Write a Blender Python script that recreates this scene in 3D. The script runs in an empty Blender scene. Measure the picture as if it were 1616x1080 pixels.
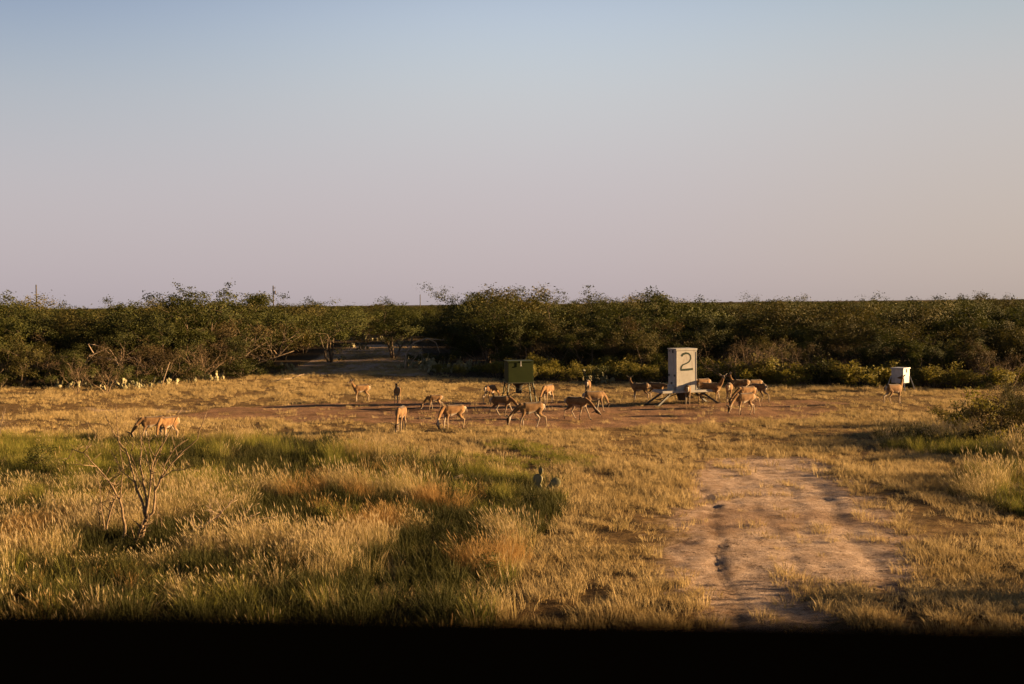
import bpy, bmesh, math, random
import numpy as np
from mathutils import Vector, Matrix
R = math.radians
rnd = random.Random(7)
S = bpy.context.scene
COL = S.collection

# ------------------------------------------------------------------ camera
CAM_H, FPX, PITCH, ROLL = 4.7, 1796.0, math.atan((540 - 479) / 1796.0), 0.0101   # photo pixels (1616 x 1080)
cd = bpy.data.cameras.new('camera'); cam = bpy.data.objects.new('camera', cd); COL.objects.link(cam)
cam.location = (0, 0, CAM_H); cam.rotation_euler = (Matrix.Rotation(math.pi / 2 - PITCH, 3, 'X') @ Matrix.Rotation(-ROLL, 3, 'Z')).to_euler()
cd.sensor_width = 36; cd.lens = 36 * FPX / 1616; cd.clip_start = 0.02; cd.clip_end = 9000
cd.dof.use_dof = True; cd.dof.focus_distance = 42; cd.dof.aperture_fstop = 3.2
S.camera = cam

# ------------------------------------------------------------------ sun and sky
SUN_EL, SUN_OFF = R(10.2), R(-4)      # elevation; how far the sun stands on the camera's side of "due right"
to_sun = Vector((math.cos(SUN_EL) * math.cos(SUN_OFF), -math.cos(SUN_EL) * math.sin(SUN_OFF), math.sin(SUN_EL)))
sl = bpy.data.lights.new('sun', 'SUN'); so = bpy.data.objects.new('sun', sl); COL.objects.link(so)
so.rotation_euler = to_sun.to_track_quat('Z', 'Y').to_euler()
sl.energy = 5.0; sl.angle = R(0.5); sl.color = (1.0, 0.64, 0.30)

W = bpy.data.worlds.new("World"); S.world = W; W.use_nodes = True
nt = W.node_tree; nt.nodes.clear()
wo = nt.nodes.new('ShaderNodeOutputWorld'); bg = nt.nodes.new('ShaderNodeBackground')
bg.inputs['Strength'].default_value = 0.1
sky = nt.nodes.new('ShaderNodeTexSky'); sky.sky_type = 'NISHITA'; sky.sun_disc = False
sky.sun_elevation = SUN_EL; sky.sun_rotation = math.atan2(to_sun.x, to_sun.y); sky.dust_density = 2.5
tc = nt.nodes.new('ShaderNodeTexCoord'); sp = nt.nodes.new('ShaderNodeSeparateXYZ')
nt.links.new(tc.outputs['Generated'], sp.inputs[0])
def lin(c): return tuple(((v / 255 + 0.055) / 1.055) ** 2.4 if v > 10 else v / 255 / 12.92 for v in c)
def sky_ramp(stops):
    r = nt.nodes.new('ShaderNodeValToRGB'); cr = r.color_ramp; cr.interpolation = 'B_SPLINE'
    while len(cr.elements) < len(stops): cr.elements.new(0.5)
    for e, (deg, c) in zip(cr.elements, stops):
        e.position = max(0, min(1, 0.25 + math.sin(R(deg)))); l = lin(c); e.color = (*l, 1)
    return r
# direction z (sine of elevation) drives two measured gradients: away from the sun (left) and towards it (right)
ad = nt.nodes.new('ShaderNodeMath'); ad.operation = 'ADD'; ad.inputs[1].default_value = 0.25; nt.links.new(sp.outputs['Z'], ad.inputs[0])
rl = sky_ramp([(-14, (40, 34, 28)), (-1, (178, 166, 170)), (2, (184, 172, 177)), (6, (188, 180, 184)), (10, (172, 178, 186)), (13, (150, 164, 184)), (16, (122, 140, 172)), (45, (52, 66, 96))])
rm = sky_ramp([(-14, (40, 34, 28)), (-1, (182, 168, 170)), (2, (188, 175, 178)), (6, (193, 183, 187)), (10, (195, 196, 198)), (13, (186, 196, 206)), (16, (170, 184, 206)), (45, (58, 70, 96))])
rr = sky_ramp([(-14, (40, 34, 28)), (-1, (182, 166, 158)), (2, (187, 172, 165)), (6, (190, 178, 173)), (10, (190, 185, 184)), (13, (178, 184, 188)), (16, (158, 174, 186)), (45, (66, 76, 96))])
for r in (rl, rm, rr): nt.links.new(ad.outputs[0], r.inputs[0])
def side_mix(a, b, lo, hi):
    mr = nt.nodes.new('ShaderNodeMapRange'); mr.interpolation_type = 'SMOOTHSTEP'
    mr.inputs[1].default_value = lo; mr.inputs[2].default_value = hi; nt.links.new(sp.outputs['X'], mr.inputs[0])
    q = nt.nodes.new('ShaderNodeMix'); q.data_type = 'RGBA'
    nt.links.new(mr.outputs[0], q.inputs[0]); nt.links.new(a, q.inputs[6]); nt.links.new(b, q.inputs[7]); return q
mx = side_mix(side_mix(rl.outputs[0], rm.outputs[0], -0.48, 0.03).outputs[2], rr.outputs[0], 0.03, 0.46)
sc = nt.nodes.new('ShaderNodeVectorMath'); sc.operation = 'SCALE'; sc.inputs['Scale'].default_value = 1.76
nt.links.new(mx.outputs[2], sc.inputs[0])
m2 = nt.nodes.new('ShaderNodeMix'); m2.data_type = 'RGBA'; m2.inputs[0].default_value = 0.97
nt.links.new(sky.outputs[0], m2.inputs[6]); nt.links.new(sc.outputs[0], m2.inputs[7])
nt.links.new(m2.outputs[2], bg.inputs['Color']); nt.links.new(bg.outputs[0], wo.inputs[0])

S.view_settings.view_transform = 'Standard'; S.view_settings.look = 'None'
S.view_settings.exposure = 2.55; S.view_settings.gamma = 1.0; S.view_settings.use_curve_mapping = False
S.cycles.max_bounces = 5; S.cycles.diffuse_bounces = 2; S.cycles.transmission_bounces = 3
S.cycles.transparent_max_bounces = 4; S.cycles.use_denoising = True

# ------------------------------------------------------------------ helpers
def tag(o, label, cat, group=None, kind=None):
    o['label'] = label; o['category'] = cat
    if group: o['group'] = group
    if kind: o['kind'] = kind
    return o
def empty(name, loc, rz=0.0):
    o = bpy.data.objects.new(name, None); COL.objects.link(o); o.location = loc; o.rotation_euler = (0, 0, rz); o.empty_display_size = 0.2
    return o
def link(name, me, parent=None, loc=None, rz=0.0):
    o = bpy.data.objects.new(name, me); COL.objects.link(o)
    if parent: o.parent = parent
    if loc is not None: o.location = loc; o.rotation_euler = (0, 0, rz)
    return o
def mesh_np(name, V, faces, mat, smooth=False, attrs=None):
    """V (n,3); faces: list of (m,k) int arrays"""
    me = bpy.data.meshes.new(name); V = np.asarray(V, dtype=np.float32)
    me.vertices.add(len(V)); me.vertices.foreach_set('co', V.ravel())
    fl = [np.asarray(f, dtype=np.int32) for f in faces if len(f)]
    nl = sum(f.size for f in fl); npoly = sum(len(f) for f in fl)
    me.loops.add(nl); me.loops.foreach_set('vertex_index', np.concatenate([f.ravel() for f in fl]))
    me.polygons.add(npoly)
    tot = np.concatenate([np.full(len(f), f.shape[1], dtype=np.int32) for f in fl])
    st = np.concatenate([[0], np.cumsum(tot)[:-1]]).astype(np.int32)
    me.polygons.foreach_set('loop_start', st)
    me.polygons.foreach_set('use_smooth', np.full(npoly, smooth))
    me.update(calc_edges=True); me.validate()
    for k, a in (attrs or {}).items():
        a = np.asarray(a, dtype=np.float32)
        if a.ndim == 1:
            at = me.attributes.new(k, 'FLOAT', 'POINT'); at.data.foreach_set('value', a)
        else:
            at = me.attributes.new(k, 'FLOAT_COLOR', 'POINT')
            c = np.ones((len(a), 4), dtype=np.float32); c[:, :3] = a; at.data.foreach_set('color', c.ravel())
    if mat: me.materials.append(mat)
    return me

def _h(i, j, s):
    n = (i * 374761393 + j * 668265263 + s * 974634757) & 0xFFFFFFFF
    n = ((n ^ (n >> 13)) * 1274126177) & 0xFFFFFFFF
    n = ((n ^ (n >> 16)) * 2246822519) & 0xFFFFFFFF
    return ((n ^ (n >> 15)) & 0xFFFF) / 65535.0
def vn(x, y, s=0):
    x = np.asarray(x, dtype=np.float64); y = np.asarray(y, dtype=np.float64)
    i = np.floor(x).astype(np.int64); j = np.floor(y).astype(np.int64); u = x - i; v = y - j
    u = u * u * (3 - 2 * u); v = v * v * (3 - 2 * v)
    return (_h(i, j, s) * (1 - u) + _h(i + 1, j, s) * u) * (1 - v) + (_h(i, j + 1, s) * (1 - u) + _h(i + 1, j + 1, s) * u) * v
def fbm(x, y, s=0, o=4):
    t = 0; a = 0.5; n = 0
    for k in range(o):
        t = t + a * vn(x * 2 ** k + 17.3 * k, y * 2 ** k - 9.1 * k, s + k); n += a; a *= 0.5
    return t / n
def sm(a, b, x): t = np.clip((x - a) / (b - a), 0, 1); return t * t * (3 - 2 * t)

cp, spt = math.cos(PITCH), math.sin(PITCH); cr_, sr_ = math.cos(ROLL), math.sin(ROLL)
def level(px, py):
    dx, dy = px - 808, py - 540
    return 808 + dx * cr_ - dy * sr_, 540 + dy * cr_ + dx * sr_
def G(px, py, z=0.0):
    """where the sight line through a photo pixel meets height z"""
    px, py = level(px, py); a, b = (px - 808) / FPX, (540 - py) / FPX
    dy = cp + b * spt; dz = -spt + b * cp
    t = (z - CAM_H) / dz
    return (a * t, dy * t)
def at_depth(px, py, Y):
    px, py = level(px, py); a, b = (px - 808) / FPX, (540 - py) / FPX
    dy = cp + b * spt; dz = -spt + b * cp; t = Y / dy
    return Vector((a * t, Y, CAM_H + dz * t))
def proj(x, y, z=0.0):
    x = np.asarray(x, float); y = np.maximum(np.asarray(y, float), 0.5); zz = z - CAM_H
    f = y * cp - zz * spt; u = y * spt + zz * cp
    dx, dy = FPX * x / f, -FPX * u / f
    return 808 + dx * cr_ + dy * sr_, 540 + dy * cr_ - dx * sr_
def inpoly(px, py, poly):
    r = np.zeros(np.shape(px), bool); n = len(poly)
    for i in range(n):
        x1, y1 = poly[i]; x2, y2 = poly[(i + 1) % n]
        c = ((y1 > py) != (y2 > py)) & (px < (x2 - x1) * (py - y1) / ((y2 - y1) or 1e-9) + x1)
        r ^= c
    return r
def gpoly(pts): return [G(*p) for p in pts]          # outline on the ground, in metres
def zone(x, y, poly, warp=1.0, seed=5, fr=0.9):
    wx = (fbm(x * fr, y * fr, seed, 3) - 0.5) * 2.6 * warp; wy = (fbm(x * fr, y * fr, seed + 40, 3) - 0.5) * 3.4 * warp
    return inpoly(x + wx, y + wy, poly)

# ------------------------------------------------------------------ where the ground carries what (outlines in metres)
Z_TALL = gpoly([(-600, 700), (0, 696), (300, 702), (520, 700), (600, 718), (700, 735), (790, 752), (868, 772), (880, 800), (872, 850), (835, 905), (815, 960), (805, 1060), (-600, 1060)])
Z_GREEN = gpoly([(-600, 700), (0, 696), (300, 700), (545, 700), (560, 735), (470, 772), (300, 800), (240, 790), (120, 760), (-600, 770)])
Z_GREEN2 = gpoly([(690, 755), (850, 760), (868, 800), (800, 815), (690, 790)])
Z_ARC1 = gpoly([(760, 700), (830, 702), (930, 722), (948, 732), (900, 735), (800, 716)])
Z_ARC2 = gpoly([(690, 716), (800, 726), (930, 738), (935, 746), (830, 742), (690, 728)])
Z_OPEN = gpoly([(560, 735), (760, 740), (760, 768), (600, 775), (540, 762)])
Z_DARK = gpoly([(-600, 900), (0, 895), (200, 905), (330, 885), (430, 905), (560, 940), (680, 965), (790, 985), (790, 1060), (-600, 1060)])
Z_TRACK = gpoly([(1125, 724), (1255, 718), (1330, 757), (1412, 815), (1450, 885), (1425, 922), (1310, 915), (1250, 985), (1150, 1040), (1085, 950), (1068, 850), (1095, 785)])
Z_BAND = gpoly([(380, 640), (600, 634), (760, 634), (950, 640), (1130, 634), (1290, 632), (1330, 640), (1240, 664), (1000, 676), (760, 680), (560, 672), (380, 664), (250, 660)])
Z_PALE = gpoly([(120, 645), (260, 643), (300, 652), (170, 654)])
Z_PALE2 = gpoly([(700, 641), (900, 640), (930, 652), (720, 651)])
Z_FEED = gpoly([(590, 644), (690, 642), (800, 648), (800, 656), (700, 654), (600, 652)])
Z_RIGHT = gpoly([(1395, 690), (1440, 668), (1520, 660), (1700, 655), (1900, 660), (1900, 735), (1590, 735), (1480, 715), (1400, 705)])
Z_RIGHT2 = gpoly([(1515, 800), (1530, 750), (1600, 735), (1900, 720), (1900, 815), (1600, 815)])
Z_LANE = gpoly([(435, 594), (475, 575), (525, 553), (560, 544), (655, 543), (668, 560), (675, 592)])
EDGE = [(-700, 618), (0, 615), (200, 612), (330, 604), (430, 592), (470, 586), (655, 588), (760, 598), (900, 603), (1130, 606), (1300, 612), (1616, 617), (2300, 622)]
def edge_y(px): return np.interp(px, [p[0] for p in EDGE], [p[1] for p in EDGE])
RUT_L = [G(*p) for p in [(1110, 775), (1128, 830), (1138, 900), (1160, 960), (1185, 1040)]]
RUT_R = [G(*p) for p in [(1285, 770), (1330, 830), (1385, 900), (1450, 1000)]]
RUT_M = [G(*p) for p in [(1190, 800), (1235, 860), (1270, 920)]]
def dist_line(x, y, pts):
    d = np.full(np.shape(x), 1e9)
    for (x1, y1), (x2, y2) in zip(pts[:-1], pts[1:]):
        dx, dy = x2 - x1, y2 - y1; t = np.clip(((x - x1) * dx + (y - y1) * dy) / (dx * dx + dy * dy), 0, 1)
        d = np.minimum(d, np.hypot(x - x1 - t * dx, y - y1 - t * dy))
    return d
def height(x, y):
    x = np.asarray(x, float); y = np.asarray(y, float)
    near = 1 - sm(90, 200, np.hypot(x, y))
    h = (fbm(x / 14, y / 14, 3, 3) - 0.5) * 0.30 * near + (fbm(x / 2.3, y / 2.3, 11, 3) - 0.5) * 0.10 * near
    fine = (1 - sm(45, 75, y)) * (np.abs(x) < 45)
    h = h + fine * ((fbm(x / 0.45, y / 0.45, 21, 3) - 0.5) * 0.06 + (vn(x / 0.17, y / 0.17, 23) - 0.5) * 0.018 * (y < 36))
    wob = (fbm(x * 0.9, y * 0.9, 31, 2) - 0.5) * 0.30 + (fbm(x * 5, y * 5, 37, 2) - 0.5) * 0.12
    d = dist_line(x + wob, y, RUT_L); m = 0.6 + 0.4 * sm(0.3, 0.7, vn(x * 0.55, y * 0.5, 77))
    h = h - 0.030 * np.exp(-(d / 0.09) ** 2) * m + 0.006 * np.exp(-((d - 0.30) / 0.14) ** 2) * m
    d = dist_line(x + wob, y, RUT_R); h = h - 0.022 * np.exp(-(d / 0.22) ** 2) + 0.01 * np.exp(-((d - 0.45) / 0.2) ** 2)
    d = dist_line(x + wob, y, RUT_M); h = h - 0.015 * np.exp(-(d / 0.15) ** 2)
    # churned feeding strip in front of the box feeder
    cx, cy = G(660, 648); e = np.exp(-((x - cx) / 2.5) ** 4 - ((y - cy) / 1.5) ** 4)
    h = h + e * 0.06 * (fbm(x / 0.4, y / 0.4, 51, 2) - 0.5)
    return h
def hz(x, y): return float(height(np.array([x]), np.array([y]))[0])

# ------------------------------------------------------------------ materials
def new_mat(name):
    m = bpy.data.materials.new(name); m.use_nodes = True; n = m.node_tree.nodes
    return m, m.node_tree, n['Principled BSDF']
def node(t, kind, **kw):
    n = t.nodes.new(kind)
    for k, v in kw.items(): setattr(n, k, v)
    return n
ALB = 0.63        # surfaces are given relative to fresh dry straw; this is its real reflectance
def mixc(t, f, a, b, mode='MIX'):
    n = node(t, 'ShaderNodeMix', data_type='RGBA', blend_type=mode)
    for s, v in ((0, f), (6, a), (7, b)):
        if hasattr(v, 'is_output'): t.links.new(v, n.inputs[s])
        else: n.inputs[s].default_value = v if s == 0 else (*(q * (ALB if mode == 'MIX' else 1) for q in v), 1)
    return n.outputs[2]
def noise(t, scale, detail=4, rough=0.6, vec=None):
    n = node(t, 'ShaderNodeTexNoise'); n.inputs['Scale'].default_value = scale; n.inputs['Detail'].default_value = detail; n.inputs['Roughness'].default_value = rough
    if vec is not None: t.links.new(vec, n.inputs['Vector'])
    return n.outputs['Fac']
def ramp(t, f, a, b):
    n = node(t, 'ShaderNodeMapRange'); n.inputs[1].default_value = a; n.inputs[2].default_value = b; t.links.new(f, n.inputs[0]); return n.outputs[0]
def attr(t, name, kind='GEOMETRY'):
    n = node(t, 'ShaderNodeAttribute', attribute_type=kind); n.attribute_name = name; return n
def matte(b, rough=0.9, spec=0.1):
    b.inputs['Roughness'].default_value = rough; b.inputs['Specular IOR Level'].default_value = spec

def mat_ground():
    m, t, b = new_mat('ground_soil'); matte(b, 1.0, 0.05)
    pos = node(t, 'ShaderNodeNewGeometry').outputs['Position']
    bare = attr(t, 'bare').outputs['Fac']; pale = attr(t, 'pale').outputs['Fac']; shade = attr(t, 'litter').outputs['Fac']; churn = attr(t, 'churn').outputs['Fac']
    soil = mixc(t, ramp(t, noise(t, 0.8, 6, 0.65, pos), 0.35, 0.65), (0.23, 0.125, 0.07), (0.36, 0.22, 0.135))
    palec = mixc(t, ramp(t, noise(t, 2.2, 8, 0.75, pos), 0.36, 0.66), (0.40, 0.28, 0.205), (0.70, 0.55, 0.455))
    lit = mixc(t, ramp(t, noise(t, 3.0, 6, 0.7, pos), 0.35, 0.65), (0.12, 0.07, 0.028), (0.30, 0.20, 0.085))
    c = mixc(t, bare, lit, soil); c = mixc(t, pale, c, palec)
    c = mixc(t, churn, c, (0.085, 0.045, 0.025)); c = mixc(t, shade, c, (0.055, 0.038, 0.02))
    c = mixc(t, ramp(t, noise(t, 7, 8, 0.8, pos), 0.54, 0.64), c, (0.085, 0.05, 0.026))
    c = mixc(t, ramp(t, noise(t, 38, 6, 0.8, pos), 0.42, 0.62), mixc(t, 1.0, c, (0.5, 0.48, 0.45), 'MULTIPLY'), mixc(t, 1.0, c, (1.25, 1.2, 1.12), 'MULTIPLY'))
    t.links.new(c, b.inputs['Base Color'])
    bp = node(t, 'ShaderNodeBump'); bp.inputs['Strength'].default_value = 1.0; bp.inputs['Distance'].default_value = 0.09
    t.links.new(noise(t, 7, 8, 0.8, pos), bp.inputs['Height']); t.links.new(bp.outputs[0], b.inputs['Normal'])
    return m
def mat_leafy(name, c1, c2, c3=None, transl=0.3, nscale=0.35, rand=0.6):
    """blades and leaves: two colours mixed by patches of ground and by plant, some light through the blade"""
    m, t, b = new_mat(name); matte(b, 0.75, 0.15)
    pos = node(t, 'ShaderNodeNewGeometry').outputs['Position']; rn = node(t, 'ShaderNodeObjectInfo').outputs['Random']
    f = noise(t, nscale, 3, 0.6, pos); f = ramp(t, f, 0.36, 0.64)
    mm = node(t, 'ShaderNodeMix', data_type='FLOAT'); mm.inputs[0].default_value = rand; t.links.new(f, mm.inputs[2]); t.links.new(rn, mm.inputs[3])
    c = mixc(t, mm.outputs[0], c1, c2)
    tint = attr(t, 'tint').outputs['Fac']
    if c3: c = mixc(t, tint, c, c3)
    t.links.new(c, b.inputs['Base Color'])
    tr = node(t, 'ShaderNodeBsdfTranslucent'); t.links.new(c, tr.inputs[0])
    ms = node(t, 'ShaderNodeMixShader'); ms.inputs[0].default_value = transl
    out = [n for n in t.nodes if n.type == 'OUTPUT_MATERIAL'][0]
    t.links.new(b.outputs[0], ms.inputs[1]); t.links.new(tr.outputs[0], ms.inputs[2]); t.links.new(ms.outputs[0], out.inputs[0])
    return m
def mat_bark(name, c1, c2, scale=12):
    m, t, b = new_mat(name); matte(b, 0.9, 0.1)
    co = node(t, 'ShaderNodeTexCoord').outputs['Object']
    f = noise(t, scale, 5, 0.7, co); t.links.new(mixc(t, ramp(t, f, 0.35, 0.65), c1, c2), b.inputs['Base Color'])
    bp = node(t, 'ShaderNodeBump'); bp.inputs['Strength'].default_value = 0.5; bp.inputs['Distance'].default_value = 0.01
    t.links.new(f, bp.inputs['Height']); t.links.new(bp.outputs[0], b.inputs['Normal'])
    return m
def mat_paint(name, c, c2, stain, rough=0.55, spec=0.4, metal=0.0, amount=0.5):
    m, t, b = new_mat(name); matte(b, rough, spec); b.inputs['Metallic'].default_value = metal
    co = node(t, 'ShaderNodeTexCoord').outputs['Object']
    mp = node(t, 'ShaderNodeMapping'); mp.inputs['Scale'].default_value = (1, 1, 0.18); t.links.new(co, mp.inputs[0])
    col = mixc(t, ramp(t, noise(t, 2.0, 5, 0.6, co), 0.35, 0.65), c, c2)
    col = mixc(t, ramp(t, noise(t, 9, 6, 0.7, mp.outputs[0]), 0.62 - 0.1 * amount, 0.82), col, stain)
    t.links.new(col, b.inputs['Base Color'])
    bp = node(t, 'ShaderNodeBump'); bp.inputs['Strength'].default_value = 0.15; bp.inputs['Distance'].default_value = 0.02
    t.links.new(noise(t, 3, 3, 0.5, co), bp.inputs['Height']); t.links.new(bp.outputs[0], b.inputs['Normal'])
    return m
def mat_coat():
    m, t, b = new_mat('deer_coat'); matte(b, 0.85, 0.12)
    co = node(t, 'ShaderNodeTexCoord').outputs['Object']; rn = node(t, 'ShaderNodeObjectInfo').outputs['Random']
    c = attr(t, 'coat').outputs['Color']
    c = mixc(t, ramp(t, noise(t, 5, 4, 0.6, co), 0.42, 0.66), c, mixc(t, 1.0, c, (0.55, 0.50, 0.47), 'MULTIPLY'))
    c = mixc(t, ramp(t, noise(t, 26, 4, 0.7, co), 0.3, 0.75), c, mixc(t, 1.0, c, (0.62, 0.58, 0.55), 'MULTIPLY'))
    c = mixc(t, rn, mixc(t, 1.0, c, (0.80, 0.86, 0.95), 'MULTIPLY'), c)
    t.links.new(c, b.inputs['Base Color'])
    b.inputs['Sheen Weight'].default_value = 0.1
    bp = node(t, 'ShaderNodeBump'); bp.inputs['Strength'].default_value = 0.35; bp.inputs['Distance'].default_value = 0.01
    t.links.new(noise(t, 40, 3, 0.6, co), bp.inputs['Height']); t.links.new(bp.outputs[0], b.inputs['Normal'])
    return m
M = dict(
    ground=mat_ground(), coat=mat_coat(),
    gold=mat_leafy('golden_grass_blades', (0.46, 0.33, 0.125), (0.24, 0.185, 0.05), (0.64, 0.50, 0.27), 0.35, 1.1, 0.5),
    orange=mat_leafy('rusty_grass_blades', (0.30, 0.145, 0.035), (0.42, 0.25, 0.07), (0.56, 0.38, 0.16), 0.35, 1.1, 0.5),
    green=mat_leafy('green_grass_blades', (0.085, 0.11, 0.012), (0.25, 0.235, 0.032), (0.38, 0.31, 0.08), 0.35),
    deep=mat_leafy('dark_green_grass_blades', (0.018, 0.024, 0.005), (0.055, 0.055, 0.010), (0.14, 0.12, 0.03), 0.3),
    turf=mat_leafy('short_dry_grass_blades', (0.34, 0.225, 0.085), (0.58, 0.43, 0.21), (0.24, 0.19, 0.06), 0.3, 0.6, 0.35),
    leaf_dark=mat_leafy('dark_mesquite_leaves', (0.009, 0.014, 0.0025), (0.045, 0.053, 0.006), (0.105, 0.098, 0.015), 0.25, 0.5, 0.75),
    leaf_olive=mat_leafy('olive_brush_leaves', (0.016, 0.018, 0.003), (0.068, 0.060, 0.009), (0.14, 0.108, 0.022), 0.25, 0.5, 0.75),
    leaf_brown=mat_leafy('brown_brush_leaves', (0.030, 0.021, 0.006), (0.070, 0.047, 0.014), (0.12, 0.083, 0.03), 0.25, 0.5, 0.75),
    leaf_yellow=mat_leafy('yellow_green_shrub_leaves', (0.11, 0.105, 0.015), (0.19, 0.165, 0.022), (0.27, 0.20, 0.04), 0.35, 0.6),
    bark=mat_bark('grey_bark', (0.10, 0.07, 0.045), (0.26, 0.19, 0.13)),
    dead=mat_bark('bleached_dead_wood', (0.22, 0.15, 0.10), (0.48, 0.36, 0.25)),
    cactus=None,
)

# ------------------------------------------------------------------ ground sheet, to the horizon
def axis_pts(lo, hi, f):
    out = [lo]
    while out[-1] < hi: out.append(out[-1] + f(out[-1]))
    return np.array(out)
ys = np.concatenate([[-4000, -800, -150, -40, -10, 2], axis_pts(8, 6000, lambda y: 0.09 + max(0, y - 16) * 0.004 if y < 70 else 0.32 + (y - 70) * 0.05)])
xp = axis_pts(0.0, 6000, lambda x: 0.09 + x * 0.004 if x < 34 else 0.25 + (x - 34) * 0.09)
xs = np.concatenate([-xp[::-1], xp[1:]])
GX, GY = np.meshgrid(xs, ys); gx, gy = GX.ravel(), GY.ravel()
gz = height(gx, gy)
PX, PY = proj(gx, gy)
bare = (zone(gx, gy, Z_TRACK, 0.5, 5) | zone(gx, gy, Z_BAND, 1.0, 9, 0.5)).astype(float) * sm(0.2, 0.55, fbm(gx * 0.9, gy * 0.9, 91, 3) + 0.12)
jr = np.random.default_rng(5)
pale = sum(zone(gx + jr.normal(0, .3, gx.shape), gy + jr.normal(0, .4, gx.shape), Z_TRACK, 0.6, 5).astype(float) for _ in range(5)) / 5 * (0.45 + 0.55 * sm(0.30, 0.50, fbm(gx * 0.7, gy * 0.5, 14, 4) + 0.05))
pale = np.maximum(pale, 0.6 * (zone(gx, gy, Z_PALE, 0.5, 8)))
rutc = np.exp(-(dist_line(gx, gy, RUT_L) / 0.2) ** 2) * (fbm(gx * 4, gy * 4, 66, 2) > .42)
churn = zone(gx, gy, Z_FEED, 0.5, 61, 0.8) * 0.8 * sm(0.35, 0.5, fbm(gx * 1.5, gy * 1.5, 63, 3) + 0.08)
churn = np.maximum(churn, rutc * .45); pale = np.maximum(pale, .9 * inpoly(gx, gy, Z_LANE) * sm(0.3, 0.5, fbm(gx * .5, gy * .5, 19, 3)))
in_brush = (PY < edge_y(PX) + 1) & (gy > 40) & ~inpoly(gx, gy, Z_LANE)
litter = np.maximum(in_brush * 0.95, (zone(gx, gy, Z_TALL, 0.6, 15)) * 0.6)  # shade under brush and tall grass, painted into the soil colour
nx, ny = len(xs), len(ys)
I = np.arange(nx * ny).reshape(ny, nx)
F = np.stack([I[:-1, :-1].ravel(), I[:-1, 1:].ravel(), I[1:, 1:].ravel(), I[1:, :-1].ravel()], 1)
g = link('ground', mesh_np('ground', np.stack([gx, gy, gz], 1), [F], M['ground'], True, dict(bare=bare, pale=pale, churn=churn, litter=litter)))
tag(g, 'dry ranch clearing of tan soil and cropped grass with a sandy two-rut track', 'ground', kind='structure')

# ------------------------------------------------------------------ tubes and lofts
def tube(V, Fq, Ft, pts, radii, k=6, squash=None, up=(0, 0, 1)):
    """closed tube along pts appended to lists (V rows; quads; tris)"""
    pts = [Vector(p) for p in pts]; n = len(pts); base = sum(len(a) for a in V)
    prev = None; rows = []
    for i, p in enumerate(pts):
        d = (pts[min(i + 1, n - 1)] - pts[max(i - 1, 0)])
        d = d.normalized() if d.length > 1e-9 else Vector((0, 0, 1))
        if prev is None:
            a = Vector(up) if abs(d.dot(Vector(up))) < 0.92 else Vector((1, 0, 0))
            u = (a - d * a.dot(d)).normalized()
        else:
            u = (prev - d * prev.dot(d)); u = u.normalized() if u.length > 1e-6 else d.orthogonal().normalized()
        prev = u; w = d.cross(u); r = radii[i]; ru, rw = (r, r) if not isinstance(r, tuple) else r
        for q in range(k):
            a = 2 * math.pi * q / k
            rows.append(p + u * (math.cos(a) * ru) + w * (math.sin(a) * rw))
    V.append(np.array([tuple(r) for r in rows]))
    for i in range(n - 1):
        for q in range(k):
            Fq.append((base + i * k + q, base + i * k + (q + 1) % k, base + (i + 1) * k + (q + 1) % k, base + (i + 1) * k + q))
    c0 = base + n * k; V.append(np.array([tuple(pts[0]), tuple(pts[-1])]))
    for q in range(k):
        Ft.append((c0, base + (q + 1) % k, base + q)); Ft.append((c0 + 1, base + (n - 1) * k + q, base + (n - 1) * k + (q + 1) % k))
def tubes_mesh(name, lst, mat, k=6, smooth=True):
    V, Fq, Ft = [], [], []
    for pts, rad in lst: tube(V, Fq, Ft, pts, rad, k)
    return mesh_np(name, np.concatenate(V), [np.array(Fq), np.array(Ft)], mat, smooth)
def boxes_mesh(name, boxes, mat, bevel=0.0):
    """boxes: (centre, size, rotation matrix or None)"""
    bm = bmesh.new()
    for c, s, rot in boxes:
        mtx = Matrix.Translation(Vector(c)) @ (rot.to_4x4() if rot else Matrix.Identity(4)) @ Matrix.Diagonal((*s, 1))
        bmesh.ops.create_cube(bm, size=1.0, matrix=mtx)
    if bevel: bmesh.ops.bevel(bm, geom=list(bm.edges), offset=bevel, segments=2, affect='EDGES', profile=0.5)
    me = bpy.data.meshes.new(name); bm.to_mesh(me); bm.free(); me.materials.append(mat); return me
def bar(p, q, w, h=None):
    p, q = Vector(p), Vector(q); d = q - p
    return ((p + q) / 2, (w, h or w, d.length), d.to_track_quat('Z', 'Y').to_matrix())

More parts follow.
